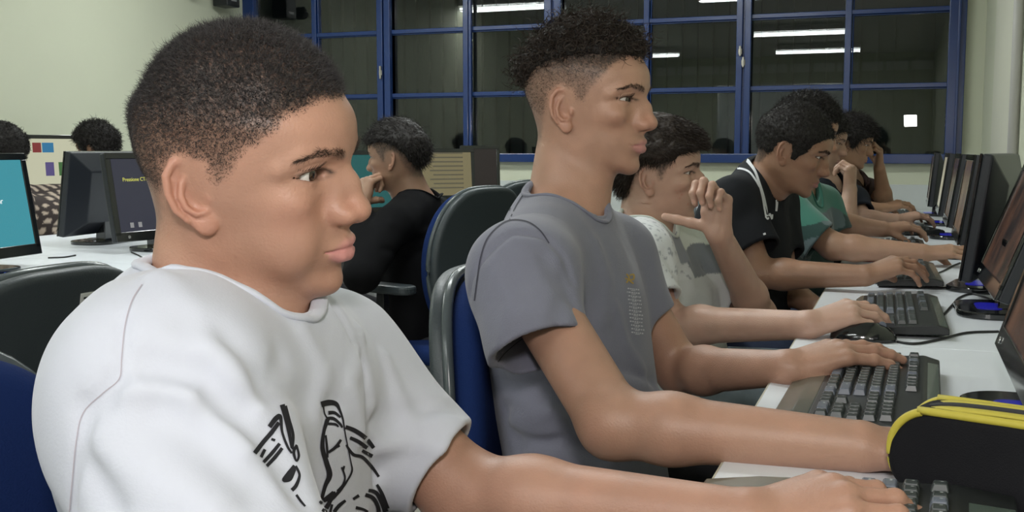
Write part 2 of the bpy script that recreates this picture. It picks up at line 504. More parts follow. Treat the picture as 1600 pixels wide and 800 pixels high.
# ------------------------------------------------------------------ desks
TZ = 0.74
M_TOP = material('white_laminate', col=(.78, .81, .86), rough=.35, noise=.03, nscale=8)
M_EDGE = material('pale_edge_band', col=(.50, .47, .38), rough=.5)
M_DESKLEG = material('grey_desk_panel', col=(.45, .46, .45), rough=.5)
def desk(x0, x1, y0, y1, label, group=None, front=-1):
    e = empty('computer_desk', ((x0 + x1) / 2, (y0 + y1) / 2, 0), 0, label, 'desk', group)
    hx, hy = (x1 - x0) / 2, (y1 - y0) / 2
    MB().box((-hx, -hy, TZ - .025), (hx, hy, TZ)).build('desktop', M_TOP, e, .0015)
    fx = front * hx
    box('edge_band', (min(fx, fx + front * .002), -hy, TZ - .024), (max(fx, fx + front * .002), hy, TZ - .001), M_EDGE, e)
    for s_ in (-1, 1):
        box('side_panel', (-hx + .04, s_ * hy - .022 * (s_ > 0), 0), (hx - .02, s_ * hy + .022 * (s_ < 0), TZ - .025), M_DESKLEG, e)
    bx = -front * (hx - .04)
    box('modesty_panel', (min(bx, bx + .018), -hy + .022, .30), (max(bx, bx + .018), hy - .022, TZ - .025), M_DESKLEG, e)
    return e
ys = [-.45, .75, 1.95, 3.15, 4.35, 5.55, 6.46]
nm = ['white desk under the nearest keyboard and the pencil case', 'white desk under the grey-shirted boy\'s keyboard', 'white desk in front of the boy with the fist at his chin',
      'white desk in front of the boys in black and green', 'white desk of the second-last pair of monitors', 'white desk at the far end below the window']
for k in range(6): desk(-.178, .365, ys[k] + .0015, ys[k + 1] - .0015, nm[k])
nl = ['white desk at the left edge under the teal screen', 'white desk left, under the monitor seen from the back', 'white desk behind the boy in black', 'white desk at the far left row end below the window']
yl = [1.35, 2.60, 3.85, 5.10, 6.35]
for k in range(4):
    desk(-2.62, -2.0, yl[k] + .002, yl[k + 1] - .002, nl[k], front=1)
    if k < 2: desk(-3.24, -2.625, yl[k] + .002, yl[k + 1] - .002, ['white desk behind the left-edge teal monitor', 'white desk carrying the monitor seen from its back'][k])

# ------------------------------------------------------------------ monitors
M_GLOSS = material('gloss_black', col=(.006, .007, .008), rough=.12, spec=.6, coat=.5)
M_CASE = material('monitor_case', col=(.013, .016, .022), rough=.38)
M_BLUE_REFLEX = material('painted_blue_reflex', col=(.01, .01, .1), rough=.1, emit=(.02, .02, .5), estr=.35)  # screen's blue reflection on the base, painted as a weak glow
def screen_mat(name, kind, c1, c2=(0, 0, 0), st=1.0):
    m = bpy.data.materials.new(name); m.use_nodes = True; nt = m.node_tree; N = nt.nodes; L = nt.links; b = N['Principled BSDF']
    b.inputs['Base Color'].default_value = (.01, .01, .01, 1); b.inputs['Roughness'].default_value = .25
    b.inputs['Emission Strength'].default_value = st
    if kind == 'flat': b.inputs['Emission Color'].default_value = (*c1, 1); return m
    tc = N.new('ShaderNodeTexCoord'); mp = N.new('ShaderNodeMapping'); L.new(tc.outputs['Object'], mp.inputs[0])
    mp.inputs['Scale'].default_value = (1, 9, 5) if kind == 'blotch' else (1, 3, 1)
    nz = N.new('ShaderNodeTexNoise'); nz.inputs['Scale'].default_value = 2.2 if kind == 'blotch' else 3; nz.inputs['Detail'].default_value = 6; L.new(mp.outputs[0], nz.inputs['Vector'])
    mr = N.new('ShaderNodeMapRange'); mr.inputs[1].default_value = .38; mr.inputs[2].default_value = .68; L.new(nz.outputs['Fac'], mr.inputs[0])
    mx = N.new('ShaderNodeMix'); mx.data_type = 'RGBA'; L.new(mr.outputs[0], mx.inputs[0]); mx.inputs[6].default_value = (*c2, 1); mx.inputs[7].default_value = (*c1, 1)
    L.new(mx.outputs[2], b.inputs['Emission Color'])
    return m
def monitor(loc, yaw, tilt, label, smat, group=None, w=.46, h=.30, z0=.055, base=True):
    """faces its own +X; screen plane passes above the origin; z of the panel's lower edge = desk + z0"""
    e = empty('monitor', loc, yaw, label, 'monitor', group)
    R = Matrix.Translation((0, 0, z0)) @ Matrix.Rotation(-tilt, 4, 'Y')
    def put(o): o.matrix_local = R; return o
    # housing with chamfered back
    bz = .020; m = MB()
    n0 = len(m.v)
    fr = [(-w / 2, 0), (w / 2, 0), (w / 2, h), (-w / 2, h)]
    m.v += [(0, y, z) for y, z in fr] + [(-.022, y, z) for y, z in fr] + [(-.055, y * .62, .06 + (z - .06) * .72 if z > .06 else .05) for y, z in fr]
    m.f += [(0, 1, 2, 3), (8, 11, 10, 9)] + [(i, 4 + i, 4 + (i + 1) % 4, (i + 1) % 4) for i in range(4)] + [(4 + i, 8 + i, 8 + (i + 1) % 4, 4 + (i + 1) % 4) for i in range(4)]
    put(m.build('housing', M_CASE, e, .004))
    m = MB()
    for lo, hi in (((.0, -w / 2, 0), (.006, w / 2, bz + .012)), ((.0, -w / 2, h - bz), (.006, w / 2, h)), ((.0, -w / 2, bz), (.006, -w / 2 + bz, h - bz)), ((.0, w / 2 - bz, bz), (.006, w / 2, h - bz))): m.box(lo, hi)
    put(m.build('bezel', M_GLOSS, e, .0015))
    s_ = put(MB().box((.0005, -w / 2 + bz, bz + .01), (.0025, w / 2 - bz, h - bz)).build('screen', smat, e))
    put(cyl('power_button', (.006, -w / 2 + .05, .015), (.0085, -w / 2 + .05, .015), .005, M_ALU, e, 12))
    put(MB().box((-.057, -.05, h * .62), (-.054, .05, h * .64)).build('vent_slot', M_BLK, e))
    nk = MB().prism([(-.060, .012), (-.020, .012), (-.030, z0 + .10), (-.060, z0 + .10)], -.035, .035, 'y').build('stand_neck', M_GLOSS, e, .003)
    bs = MB().prism(rrect(.16, .22, .06, 8, cx=-.02), .0, .014).build('stand_base', M_GLOSS, e, .003)
    rc = MB().prism(rrect(.05, .10, .02, 8, cx=-.005), .0142, .0152).build('base_inlay', M_BLUE_REFLEX if base == 'blue' else M_BLK, bs)  # blue version carries the painted screen reflection, no lamp in the base
    return e, R
S_BROWN = screen_mat('brown_glare_screen', 'blotch', (.075, .036, .022), (.014, .010, .010), 1.0)
S_PALE = screen_mat('pale_brown_screen', 'blotch', (.12, .085, .055), (.06, .04, .03), 1.0)
S_WHITE = screen_mat('light_screen', 'blotch', (.36, .36, .28), (.25, .22, .15), 1.0)
PI = math.pi
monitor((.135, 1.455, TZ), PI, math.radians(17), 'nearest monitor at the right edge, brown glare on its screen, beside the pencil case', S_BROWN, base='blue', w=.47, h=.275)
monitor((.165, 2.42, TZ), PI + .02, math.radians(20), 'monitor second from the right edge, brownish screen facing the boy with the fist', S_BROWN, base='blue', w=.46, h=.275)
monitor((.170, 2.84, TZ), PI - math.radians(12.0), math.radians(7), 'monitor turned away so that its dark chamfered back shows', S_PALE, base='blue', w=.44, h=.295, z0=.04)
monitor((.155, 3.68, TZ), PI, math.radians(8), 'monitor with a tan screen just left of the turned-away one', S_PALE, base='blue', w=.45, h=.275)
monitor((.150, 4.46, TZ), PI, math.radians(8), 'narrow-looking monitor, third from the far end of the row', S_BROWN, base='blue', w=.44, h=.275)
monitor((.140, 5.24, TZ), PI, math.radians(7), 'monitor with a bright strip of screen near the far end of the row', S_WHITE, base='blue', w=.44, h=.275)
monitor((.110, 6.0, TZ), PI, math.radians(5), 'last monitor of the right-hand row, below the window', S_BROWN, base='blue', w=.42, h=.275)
# left double row
S_TEAL = screen_mat('teal_screen', 'flat', (.045, .27, .33)); S_DARK = screen_mat('dark_blue_screen', 'flat', (.026, .027, .045))
S_TEAL2 = screen_mat('dim_teal_screen', 'flat', (.010, .085, .085)); S_SAND = screen_mat('sand_screen', 'flat', (.17, .145, .075)); S_RED = screen_mat('dark_red_screen', 'flat', (.012, .007, .007))
def on_axis(px, X):
    """Y where the vertical plane through pixel column px crosses X"""
    v = FWD + RGT * ((px - 800) / F); return v[1] / v[0] * X
M_YTXT = material('yellow_text', col=(0, 0, 0), emit=(.55, .55, .10), estr=1); M_WTXT = material('white_text', col=(0, 0, 0), emit=(.8, .9, .9), estr=1)
def facing(e, R, x, y, z, flip=False):
    return R @ Matrix(((0, 0, 1, x), (1, 0, 0, y), (0, 1, 0, z), (0, 0, 0, 1)))
TX = -2.38
e, R = monitor((TX, on_axis(-25, TX), TZ), .10, math.radians(9), 'left-edge monitor with a bright teal screen', S_TEAL, w=.46, h=.30, z0=.035)
text_obj('screen_text', 'computador', .024, M_WTXT, e, facing(e, R, .003, -.03 + .02, .155))
e, R = monitor((TX, on_axis(262, TX), TZ), -.12, math.radians(9), 'monitor with a dark blue screen and yellow text, left of the nearest head', S_DARK, w=.44, h=.295, z0=.04)
text_obj('screen_text', 'Pressione CTRL + ALT + DEL', .018, M_YTXT, e, facing(e, R, .003, -.16, .20))
for k in range(2): o = MB().box((.0026, -.155 + k * .035, .045), (.0032, -.140 + k * .035, .062)).build('screen_icon', material('grey_icon', col=(0, 0, 0), emit=(.25, .25, .25)), e); o.matrix_local = R
monitor((-2.80, on_axis(152, -2.80) , TZ), PI + .12, math.radians(8), 'black monitor seen from its back on the left desks', S_BROWN, w=.44, h=.30, z0=.04)
e, R = monitor((TX, on_axis(566, TX), TZ), -.35, math.radians(6), 'monitor with a dim teal screen in front of the boy in black', S_TEAL2, w=.46, h=.30, z0=.04)
e, R = monitor((TX, on_axis(700, TX), TZ), -.75, math.radians(5), 'monitor with a sand-coloured page, right of the boy in black', S_SAND, w=.34, h=.29, z0=.06)
m = MB()
for k in range(9): m.box((.0026, -.10 + .02 * (k % 2), .07 + k * .024), (.0031, .10, .078 + k * .024))
o = m.build('screen_lines', material('dark_page_lines', col=(0, 0, 0), emit=(.09, .08, .05)), e); o.matrix_local = R
e, R = monitor((TX, on_axis(766, TX) - .15, TZ), -.95, math.radians(5), 'dark monitor nearly black, right of the sand-coloured one', S_RED, w=.24, h=.31, z0=.06)
# big monitor with a web page by the left wall
wx = X0 + .42
desk(X0 + .02, X0 + .60, on_axis(40, X0 + .3) - .2, on_axis(40, X0 + .3) + 1.6, 'white desk against the left wall under the monitor with a web page', front=1)
S_WEB = screen_mat('web_page_screen', 'flat', (.50, .50, .36))
e, R = monitor((wx - .10, on_axis(108, wx - .1), TZ), -.35, math.radians(4), 'monitor by the left wall showing a pale web page with coloured pictures', S_WEB, w=.60, h=.36, z0=.06)
for k, (y, z, ww, hh, c) in enumerate(((-.25, .27, .018, .05, (.02, .08, .25)), (-.23, .27, .018, .05, (.05, .25, .2)), (-.21, .27, .018, .05, (.4, .35, .05)), (-.19, .27, .015, .05, (.05, .04, .04)), (-.16, .27, .045, .05, (.18, .02, .02)), (-.11, .27, .06, .05, (.02, .15, .3)), (-.10, .15, .045, .07, (.08, .06, .18)), (-.03, .15, .045, .07, (.04, .12, .03)), (.04, .15, .045, .07, (.2, .1, .05)))):
    o = MB().box((.0026, y, z), (.0031, y + ww, z + hh)).build('web_picture', material('web_colour', col=(0, 0, 0), emit=c), e); o.matrix_local = R

# ------------------------------------------------------------------ keyboards
M_KEY = material('dark_keys', col=(.040, .048, .048), rough=.35, spec=.5, noise=.2, nscale=120)
M_KEYL = material('grey_keys', col=(.12, .135, .17), rough=.4, spec=.5)
M_KB = material('keyboard_body', col=(.012, .014, .014), rough=.4)
M_PALM = material('glossy_palm_rest', col=(.075, .10, .082), rough=.25, coat=.3)
M_LEG = material('key_legend', col=(.38, .40, .40), rough=.6)
U = .0186
_kc = {}
def key_mesh(w, mat):
    k = (round(w, 3), mat.name)
    if k not in _kc:
        m = MB(); L_ = w * U - .0016; D = U - .0022; t = .0026
        b = [(-D / 2, -L_ / 2), (D / 2, -L_ / 2), (D / 2, L_ / 2), (-D / 2, L_ / 2)]
        m.v += [(x, y, 0) for x, y in b] + [(x - math.copysign(t, x) * .9 + .0006, y - math.copysign(t, y), .0085) for x, y in b]
        m.f += [(0, 3, 2, 1), (4, 5, 6, 7)] + [(i, (i + 1) % 4, 4 + (i + 1) % 4, 4 + i) for i in range(4)]
        o = m.build('key', mat, None, .0010, 1); bpy.data.objects.remove(o); me = [x for x in bpy.data.meshes if x.users == 0 and x.name.startswith('key')][-1]
        # legend: a small printed mark on top
        bm = bmesh.new(); bm.from_mesh(me)
        for (x_, y_, a, b_) in (((.002, .0015, .0013, .0009),) if w < 1.4 else ((.0015, L_ * .22, .0011, .0028),)):
            vs = [bm.verts.new((x_ + sx * a, y_ + sy * b_, .00862)) for sx, sy in ((-1, -1), (1, -1), (1, 1), (-1, 1))]
            f = bm.faces.new(vs); f.material_index = 1
        bm.to_mesh(me); bm.free(); me.materials.append(M_LEG)
        _kc[k] = me
    return _kc[k]
ROWS = [  # (row, list of (width, gap before)) from the user's left (far side, +Y) to the right
    (0, [(1.5, 0), (1.25, 0), (1.25, 0), (5.0, 0), (1.25, 0), (1.25, 0), (1.25, 0), (1.5, .25 + .5), (1, .3), (1, 0), (1, 0), (2, .3), (1, 0)]),
    (1, [(2.25, 0)] + [(1, 0)] * 10 + [(2.5, 0), (1, 1.8), (1, 1.3), (1, 0), (1, 0)]),
    (2, [(1.75, 0)] + [(1, 0)] * 11 + [(2.25, 0), (1, 3.85), (1, 0), (1, 0), (1, 0)]),
    (3, [(1.5, 0)] + [(1, 0)] * 12 + [(1.5, 0), (1, .3), (1, 0), (1, 0), (1, .3), (1, 0), (1, 0), (1, 0)]),
    (4, [(1, 0)] * 13 + [(2, 0), (1, .3), (1, 0), (1, 0), (1, .3), (1, 0), (1, 0), (1, 0)]),
    (5, [(1, 0), (1, .8), (1, 0), (1, 0), (1, 0), (1, .4), (1, 0), (1, 0), (1, 0), (1, .4), (1, 0), (1, 0), (1, 0), (1, .4), (1, 0), (1, 0)]),
]
def keyboard(loc, yaw, label, palm=.05, back=.022, tilt=.035):
    """length along local Y, user on the -X side"""
    e = empty('keyboard', loc, yaw, label, 'keyboard')
    Lg = .452; x0 = -.062; x1 = .062 + .004
    R = Matrix.Translation((0, 0, .006)) @ Matrix.Rotation(-tilt, 4, 'Y')
    prof = [(x0 - .004, 0), (x1 + back, 0), (x1 + back, .012), (x1, .019), (x0 - .004, .013)]
    o = MB().prism(prof, -Lg / 2, Lg / 2, 'y').build('keyboard_body', M_KB, e, .002); o.matrix_local = R
    o = MB().prism([(x1 - .001, .0185), (x1 + back - .002, .0145), (x1 + back - .002, .0125), (x1 - .001, .0165)], -Lg / 2 + .01, Lg / 2 - .05, 'y').build('media_strip', M_PALM, e, .0006); o.matrix_local = R
    if palm:
        o = MB().prism([(x0 - palm, 0), (x0 - .003, 0), (x0 - .003, .0135), (x0 - palm * .5, .0115), (x0 - palm, .004)], -Lg / 2, Lg / 2, 'y').build('palm_rest', M_PALM, e, .0015); o.matrix_local = R
    n = 0
    for r, keys in ROWS:
        y = Lg / 2 - .012; x = x0 + .012 + r * (U + .0005) + (.006 if r == 5 else 0)
        for w, g in keys:
            y -= g * U
            yc = y - w * U / 2; y -= w * U
            if yc < -Lg / 2 + .006 or n >= 100: continue
            big = w >= 1.5 or r == 5 and n % 5 == 0
            o = bpy.data.objects.new('key', key_mesh(w, M_KEYL if big else M_KEY)); COL.objects.link(o); o.parent = e
            zt = .0125 + (x - x0) * .045
            o.matrix_local = R @ Matrix.Translation((x, yc, zt)); n += 1
    return e
def mouse(loc, yaw, label):
    e = empty('mouse', loc, yaw, label, 'mouse')
    S = SDF(); S.ell(A(-.004, 0, .002), A(.058, .032, .034), k=0); S.add(lambda P: P[..., 2], A(0, 0, 0), 1, k=.004, op='sub') if 0 else None
    S.add(lambda P: P[..., 2] - .0005, A(0, 0, 0), 1, k=.003, op='sub')
    V, Q = mesh_sdf(S, A(-.07, -.04, -.005), A(.07, .04, .045), .0025); mesh_obj('mouse_shell', V, Q, M_GLOSS, e)
    MB().box((.012, -.0012, .026), (.048, .0012, .0335)).build('button_split', M_BLK, e)
    cyl('scroll_wheel', (.028, -.004, .0285), (.028, .004, .0285), .007, M_KEYL, e, 16)
    return e

# ------------------------------------------------------------------ a head (local millimetres: x forward, y left, z up, ear canal at 0)
_Z = np.arange(-110, 75, 1.0)
def _tab(zs, vs, s=5):
    v = np.interp(_Z, zs, vs); k = np.exp(-0.5 * (np.arange(-15, 16) / s) ** 2); k /= k.sum()
    return np.convolve(np.pad(v, 15, mode='edge'), k, 'valid')
HZ = [-100, -90, -80, -66, -50, -38, -28, -10, 10, 24, 36, 48, 60]
XF = _tab(HZ, [70, 86, 89, 85.5, 88, 90, 89, 84, 82, 83, 92, 93, 91], 4)
XB = _tab(HZ, [30, 10, -2, -12, -32, -46, -58, -72, -84, -90, -92, -93, -93])
HW = _tab(HZ, [20, 30, 39, 49, 56, 59, 61, 66, 68.5, 70, 71, 72, 73])
XC = _tab(HZ, [50, 40, 30, 18, 8, 3, 0, -5, -8, -9, -10, -8, -5])
BROW = [A(92, 12, 30.5), A(89, 25, 34.5), A(80, 42, 37.5), A(65, 57, 32)]
def head_core(P, q):
    """skull, face and jaw without nose, lips, eyes and ears"""
    x, y, z = P[..., 0], P[..., 1], P[..., 2]; ya = np.abs(y)
    zi = np.clip(z, -109, 73)
    xf = np.interp(zi, _Z, XF); xb = np.interp(zi, _Z, XB) + q.get('bk', 0); w = np.interp(zi, _Z, HW) * q.get('wid', 1); xc = np.interp(zi, _Z, XC)
    xf = xf + q.get('chin', 0) * np.exp(-((z + 84) / 14) ** 2) + q.get('brow', 0) * np.exp(-((z - 36) / 10) ** 2)
    a = np.where(x > xc, xf - xc, xc - xb); n = 2.25
    ux = np.abs(x - xc) / a + 1e-6; uy = ya / w + 1e-6
    Q = (ux ** n + uy ** n) ** (1 / n)
    gq = Q ** (1 - n) * np.sqrt((ux ** (n - 1) / a) ** 2 + (uy ** (n - 1) / w) ** 2)
    d = (Q - 1) / np.maximum(gq, 0.006)
    zb = q.get('zb', -97) + np.clip(78 - x, 0, 90) * 0.30
    d = smax(d, (zb - z) * 0.9, 16)
    d = smax(d, z - 60, 14)
    bk = q.get('bk', 0)
    cr = ell(P, A(-0.5 + bk / 2, 0, 46 + q.get('top', 0) / 2), A(93.5 - bk / 2, 75 * q.get('wid', 1), 86 + q.get('top', 0) / 2))
    return smin(d, cr, 22)
EAR_O = A(-11, 70.5, -2)
_t = math.radians(13); _f = math.radians(24)
def ear_frame(q):
    f = math.radians(q.get('flare', 24)); t = math.radians(q.get('eart', 13))
    v = A(-math.sin(t), 0, math.cos(t)); fw = A(math.cos(t), 0, math.sin(t)); ow = A(0, 1, 0)
    u = math.cos(f) * fw - math.sin(f) * ow
    w_ = math.sin(f) * fw + math.cos(f) * ow
    return u, v, w_
def ear_sdf(P, q):
    u, v, w_ = ear_frame(q); s = q.get('ear', 0.95)
    L = P.copy(); L[..., 1] = np.abs(L[..., 1]); L = (L - EAR_O) / s
    E = np.stack([L @ u, L @ v, L @ w_], -1)
    E2 = E.copy(); E2[..., 0] = E[..., 0] / (1 - 0.22 * np.clip(-E[..., 1] / 30, 0, 1)) 
    d = ell(E2, A(0, 1, 0), A(16.5, 30, 4.6))
    d = smin(d, ell(E, A(4.5, -25, 0.3), A(9, 9.5, 4.0)), 3)
    d = smax(d, -ell(E, A(-1, 3, 5), A(13.5, 25, 4.8)), 1.5)
    hel = [A(9, 4, 1.5), A(12, 12, 2), A(12, 22, 2.5), A(4, 30.5, 3), A(-7, 30, 3.5), A(-15, 21, 4), A(-17.5, 6, 4), A(-15.5, -8, 3.5), A(-9, -19, 2.2)]
    d = smin(d, polytube(E, hel, [1.6, 2.4, 3.0, 3.3, 3.4, 3.4, 3.1, 2.8, 2.2]), 1.6)
    ah = [A(1, 20, 1.2), A(-5, 12, 2.6), A(-8.5, 2, 3.6), A(-7, -8, 3.8), A(-1, -15, 3.4), A(6, -15.5, 2.6)]
    d = smin(d, polytube(E, ah, [2.2, 2.8, 3.0, 3.0, 3.0, 3.0]), 2.0)
    d = smax(d, -ell(E, A(3.5, -3.5, 5.5), A(8.2, 9.8, 7.5)), 2.0)
    d = smin(d, ell(E, A(13, -4, 3.0), A(3.4, 5.6, 4.2)), 2.5)
    return d * s
EYE = A(67.5, 34.5, 18)
def head_sdf_mm(P, q):
    ya = np.abs(P[..., 1]); S = P.copy(); S[..., 1] = ya
    d = head_core(P, q)
    x, z = P[..., 0], P[..., 2]
    m = x > 20                                # face features only where the face is
    if m.any():
        F_ = S[m]; e = d[m]
        ch = q.get('cheek', 0)
        e = smin(e, ell(F_, A(56, 44, -6), A(22, 15, 14)), 16)
        if ch: e = smin(e, ell(F_, A(52, 38, -40), A(28, 17 + ch, 30)), 18)
        e = smin(e, polytube(F_, [A(88, 6, 32), A(84.5, 26, 36), A(71, 47, 34), A(57, 57, 24)], [6, 7, 7, 6]), 9)
        e = smax(e, -ell(F_, A(98.5, 35.5, 16.5), A(18, 19.5, 11.5)), 10)
        # lids and eye opening
        ex, ez = EYE[0], EYE[2]
        e = smin(e, sph(F_, EYE, 14.3), 4)
        op = q.get('open', 4.6)
        zz = F_[..., 2] - (ez - 0.5) - 0.05 * (F_[..., 1] - 34.5) ; yy = F_[..., 1] - 35
        lid = np.sqrt((yy / 15.5) ** 2 + (zz / op) ** 2)
        slit = np.maximum((lid - 1) * op * 0.8, 11.0 - np.sqrt(((F_ - EYE) ** 2).sum(-1)))
        slit = np.maximum(slit, 62 - F_[..., 0] )
        e = smax(e, -slit, 1.0)
        e = smin(e, polytube(F_, [A(81.5, 22.5, 23.5), A(83.5, 33.5, 26.8), A(77, 45.5, 23.5), A(70.5, 51.5, 19)], [1.2, 1.9, 1.7, 1.2]), 2.5)   # upper lid fold
        # nose
        nl = q.get('nose', 1.0); nw = q.get('nosew', 1.0); nb = q.get('bridge', 0.0)
        tip = A(106 + 8 * (nl - 1) * 6, 0, -16 + q.get('tipz', 0))
        e = smin(e, cap(F_, A(84 + nb * 0.3, 0, 26), A((84 + tip[0]) / 2 + 1 + nb, 0, 6), 7.0, 8.0), 10)
        e = smin(e, cap(F_, A((84 + tip[0]) / 2 + 1 + nb, 0, 6), tip, 8.0, 9.0), 10)
        e = smin(e, ell(F_, tip, A(10.0, 10 * nw, 9.5)), 7)
        e = smin(e, polytube(F_, [A(82, 11, 16), A(88 + nb * .5, 9.5 * nw, 2), A(tip[0] - 15, 12.5 * nw, tip[2] + 1)], [5, 7, 7.5]), 11)
        e = smin(e, ell(F_, A(tip[0] - 10, 12.0 * nw, tip[2] - 3.5), A(12.5, 6.6 * nw, 8.2)), 7)
        e = smin(e, cap(F_, A(90, 0, -30), A(tip[0] - 2, 0, tip[2] - 6.5), 5, 4.0), 5)
        e = smax(e, -ell(F_, A(tip[0] - 6, 6.6 * nw, tip[2] - 11), A(6.5, 3.0 * nw, 5.0)), 1.8)
        # mouth
        mz = q.get('mz', -50); lp = q.get('lips', 1.0); lf = q.get('lipf', 0)
        e = smin(e, ell(F_, A(70 + lf, 0, mz + 2), A(26, 26, 20)), 12)
        up = [A(93.5 + lf, 0, mz + 5.0), A(92.5 + lf, 7, mz + 5.6), A(85.5 + lf, 17, mz + 3.2), A(78 + lf, 25, mz + 0.5)]
        dn = [A(92.5 + lf, 0, mz - 5.6), A(90.5 + lf, 9, mz - 5.3), A(84 + lf, 18, mz - 3.2), A(77.5 + lf, 25, mz - 0.5)]
        e = smin(e, polytube(F_, up, [5.0 * lp, 5.0 * lp, 3.6 * lp, 1.5]), 3.0)
        e = smin(e, polytube(F_, dn, [6.2 * lp, 5.8 * lp, 4.0 * lp, 1.5]), 3.0)
        ln = [A(100 + lf, 0, mz - 0.4), A(97 + lf, 9, mz), A(89 + lf, 18, mz - 0.3), A(81 + lf, 26, mz - 0.6)]
        e = smax(e, -polytube(F_, ln, [1.4, 1.4, 1.2, 0.8]), 2.2)
        e = smin(e, sph(F_, A(78 + q.get('chin', 0), 0, -83), 11), 12)
        d[m] = e
    m = (ya > 52) & (np.abs(P[..., 0] + 11) < 40) & (np.abs(z + 3) < 48)
    if m.any():
        d[m] = smin(d[m], ear_sdf(P[m], q), 4.0)
    return d

class Head:
    def __init__(s, origin, R, q, scale=1.0):
        s.o = np.asarray(origin, float); s.R = R; s.q = q; s.s = scale    # R columns: forward, left, up
        s.c = s.w(A(0, 0, 20))
    def w(s, p): return s.o + (s.R @ (np.asarray(p, float) * 0.001 * s.s))
    def dirw(s, v): return s.R @ np.asarray(v, float)
    def l(s, P): return ((P - s.o) @ s.R) * (1000 / s.s)
    def sdf(s, P): return head_sdf_mm(s.l(P), s.q) * 0.001 * s.s
    def core(s, P): return head_core(s.l(P), s.q) * 0.001 * s.s

def rot_from(heading, pitch, roll):
    """heading: angle of the face from +X towards +Y (deg); pitch: nose up positive; roll: towards his right positive"""
    h, p, r = (math.radians(v) for v in (heading, pitch, roll))
    Rz = np.array([[math.cos(h), -math.sin(h), 0], [math.sin(h), math.cos(h), 0], [0, 0, 1]])
    Ry = np.array([[math.cos(p), 0, -math.sin(p)], [0, 1, 0], [math.sin(p), 0, math.cos(p)]])
    Rx = np.array([[1, 0, 0], [0, math.cos(r), -math.sin(r)], [0, math.sin(r), math.cos(r)]])
    return Rz @ Ry @ Rx

def skin_colors(V, base, heads=(), nails=(), hairy=None):
    base = A(*base); n = len(V)
    C = np.tile(base, (n, 1))
    blot = noise3(V * 60, 3) * 0.05 + noise3(V * 18, 5) * 0.06
    C *= (1 + blot)[:, None]
    C[:, 0] *= 1 + 0.02 * noise3(V * 30, 9)
    for H in heads:
        q = H.q; P = H.l(V); ya = np.abs(P[:, 1]); S = P.copy(); S[:, 1] = ya
        near = (np.abs(P[:, 0]) < 150) & (P[:, 2] > -110) & (P[:, 2] < 170) & (ya < 100)
        P = P[near]; S = S[near]; ya = ya[near]; c = C[near]
        def mixin(c, w, tgt): return c + (A(*tgt) - c) * np.clip(w, 0, 1)[:, None]
        red = base * A(1.16, 0.82, 0.80)
        # redness of nose, cheek and ears
        c = mixin(c, 0.45 * np.exp(-(((S - A(100, 8, -16)) / A(16, 14, 14)) ** 2).sum(-1)), red)
        c = mixin(c, 0.30 * np.exp(-(((S - A(66, 42, -12)) / A(22, 20, 18)) ** 2).sum(-1)), red)
        e = ear_sdf(S.copy(), q)
        c = mixin(c, 0.35 * sstep(3, -1, e), red)
        mz = q.get('mz', -50); lp = q.get('lips', 1.0); lf = q.get('lipf', 0)
        lipc = q.get('lipc', (0.50, 0.20, 0.19))
        up = [A(94.5 + lf, 0, mz + 4.2), A(92.5 + lf, 7, mz + 4.9), A(85.5 + lf, 17, mz + 2.8), A(78 + lf, 25, mz + 0.5)]
        dn = [A(93.5 + lf, 0, mz - 5.6), A(90.5 + lf, 9, mz - 5.3), A(84 + lf, 18, mz - 3.2), A(77.5 + lf, 25, mz - 0.5)]
        dl = np.minimum(polytube(S, up, [4.6 * lp, 4.8 * lp, 3.6 * lp, 1.6]), polytube(S, dn, [6.0 * lp, 5.8 * lp, 4.2 * lp, 1.8]))
        c = mixin(c, 0.85 * sstep(1.3, -0.2, dl) * (S[:, 0] > 70), lipc)
        # brows (thin skin shade under the brow hairs)
        db = polytube(S * A(0.35, 1, 1), [b * A(0.35, 1, 1) for b in BROW], [3.2, 4.6, 3.6, 1.2])
        c = mixin(c, 0.55 * sstep(1.5, -3.0, db), (0.03, 0.02, 0.016))
        if q.get('stache', 0):
            c = mixin(c, q['stache'] * np.exp(-(((S - A(92, 12, -36)) / A(12, 13, 5)) ** 2).sum(-1)), (0.05, 0.035, 0.03))
        # lash line
        ed = np.sqrt(((S - EYE) ** 2).sum(-1)); op = q.get('open', 4.6)
        zz = S[:, 2] - (EYE[2] - 0.5) - 0.05 * (ya - 34.5); yy = ya - 35
        lid = (np.sqrt((yy / 16) ** 2 + (zz / (op + .3)) ** 2) - 1) * op
        lw = np.exp(-(lid / 0.9) ** 2) * (S[:, 0] > 60) * np.where(zz > 0, 0.9, 0.35)
        c = mixin(c, lw, (0.02, 0.014, 0.012))
        # clipped hair seen on the scalp
        if q.get('poly') is not None:
            sd = poly_sd(P[:, 0], P[:, 2], q['poly']) + 3 * noise3(P * 0.25, 2)
            sd = np.where(e < 2.5, -5, sd)
            dark = sstep(-1, 12, sd) * np.interp(P[:, 2], q.get('fadez', [0, 60]), q.get('fadev', [0.35, 0.8]))
            fl = 1 + 0.35 * noise3(P * A(.9, .9, .45), 8)
            c = mixin(c, dark * fl, q.get('scalp', (0.035, 0.027, 0.024)))
        C[near] = c
        for (sx, sy, sz, r_, w_) in q.get('spots', ()):
            c = C[near]; dd = (((P - A(sx, sy, sz)) ** 2).sum(-1)) / r_ ** 2
            C[near] = c + (base * A(.95, .45, .42) - c) * (w_ * np.exp(-dd))[:, None]
    for p, nrm, r in nails:
        d = V - p; dn_ = d @ nrm; rr = np.sqrt(np.maximum((d * d).sum(-1) - dn_ ** 2, 0))
        w = sstep(r, r * 0.75, rr) * (dn_ > -0.004) * (np.abs(dn_) < 0.007)
        C = C + (base * A(1.25, 1.12, 1.12) + A(.03, .03, .03) - C) * (0.8 * w)[:, None]
    return np.clip(C, 0.004, 0.9)

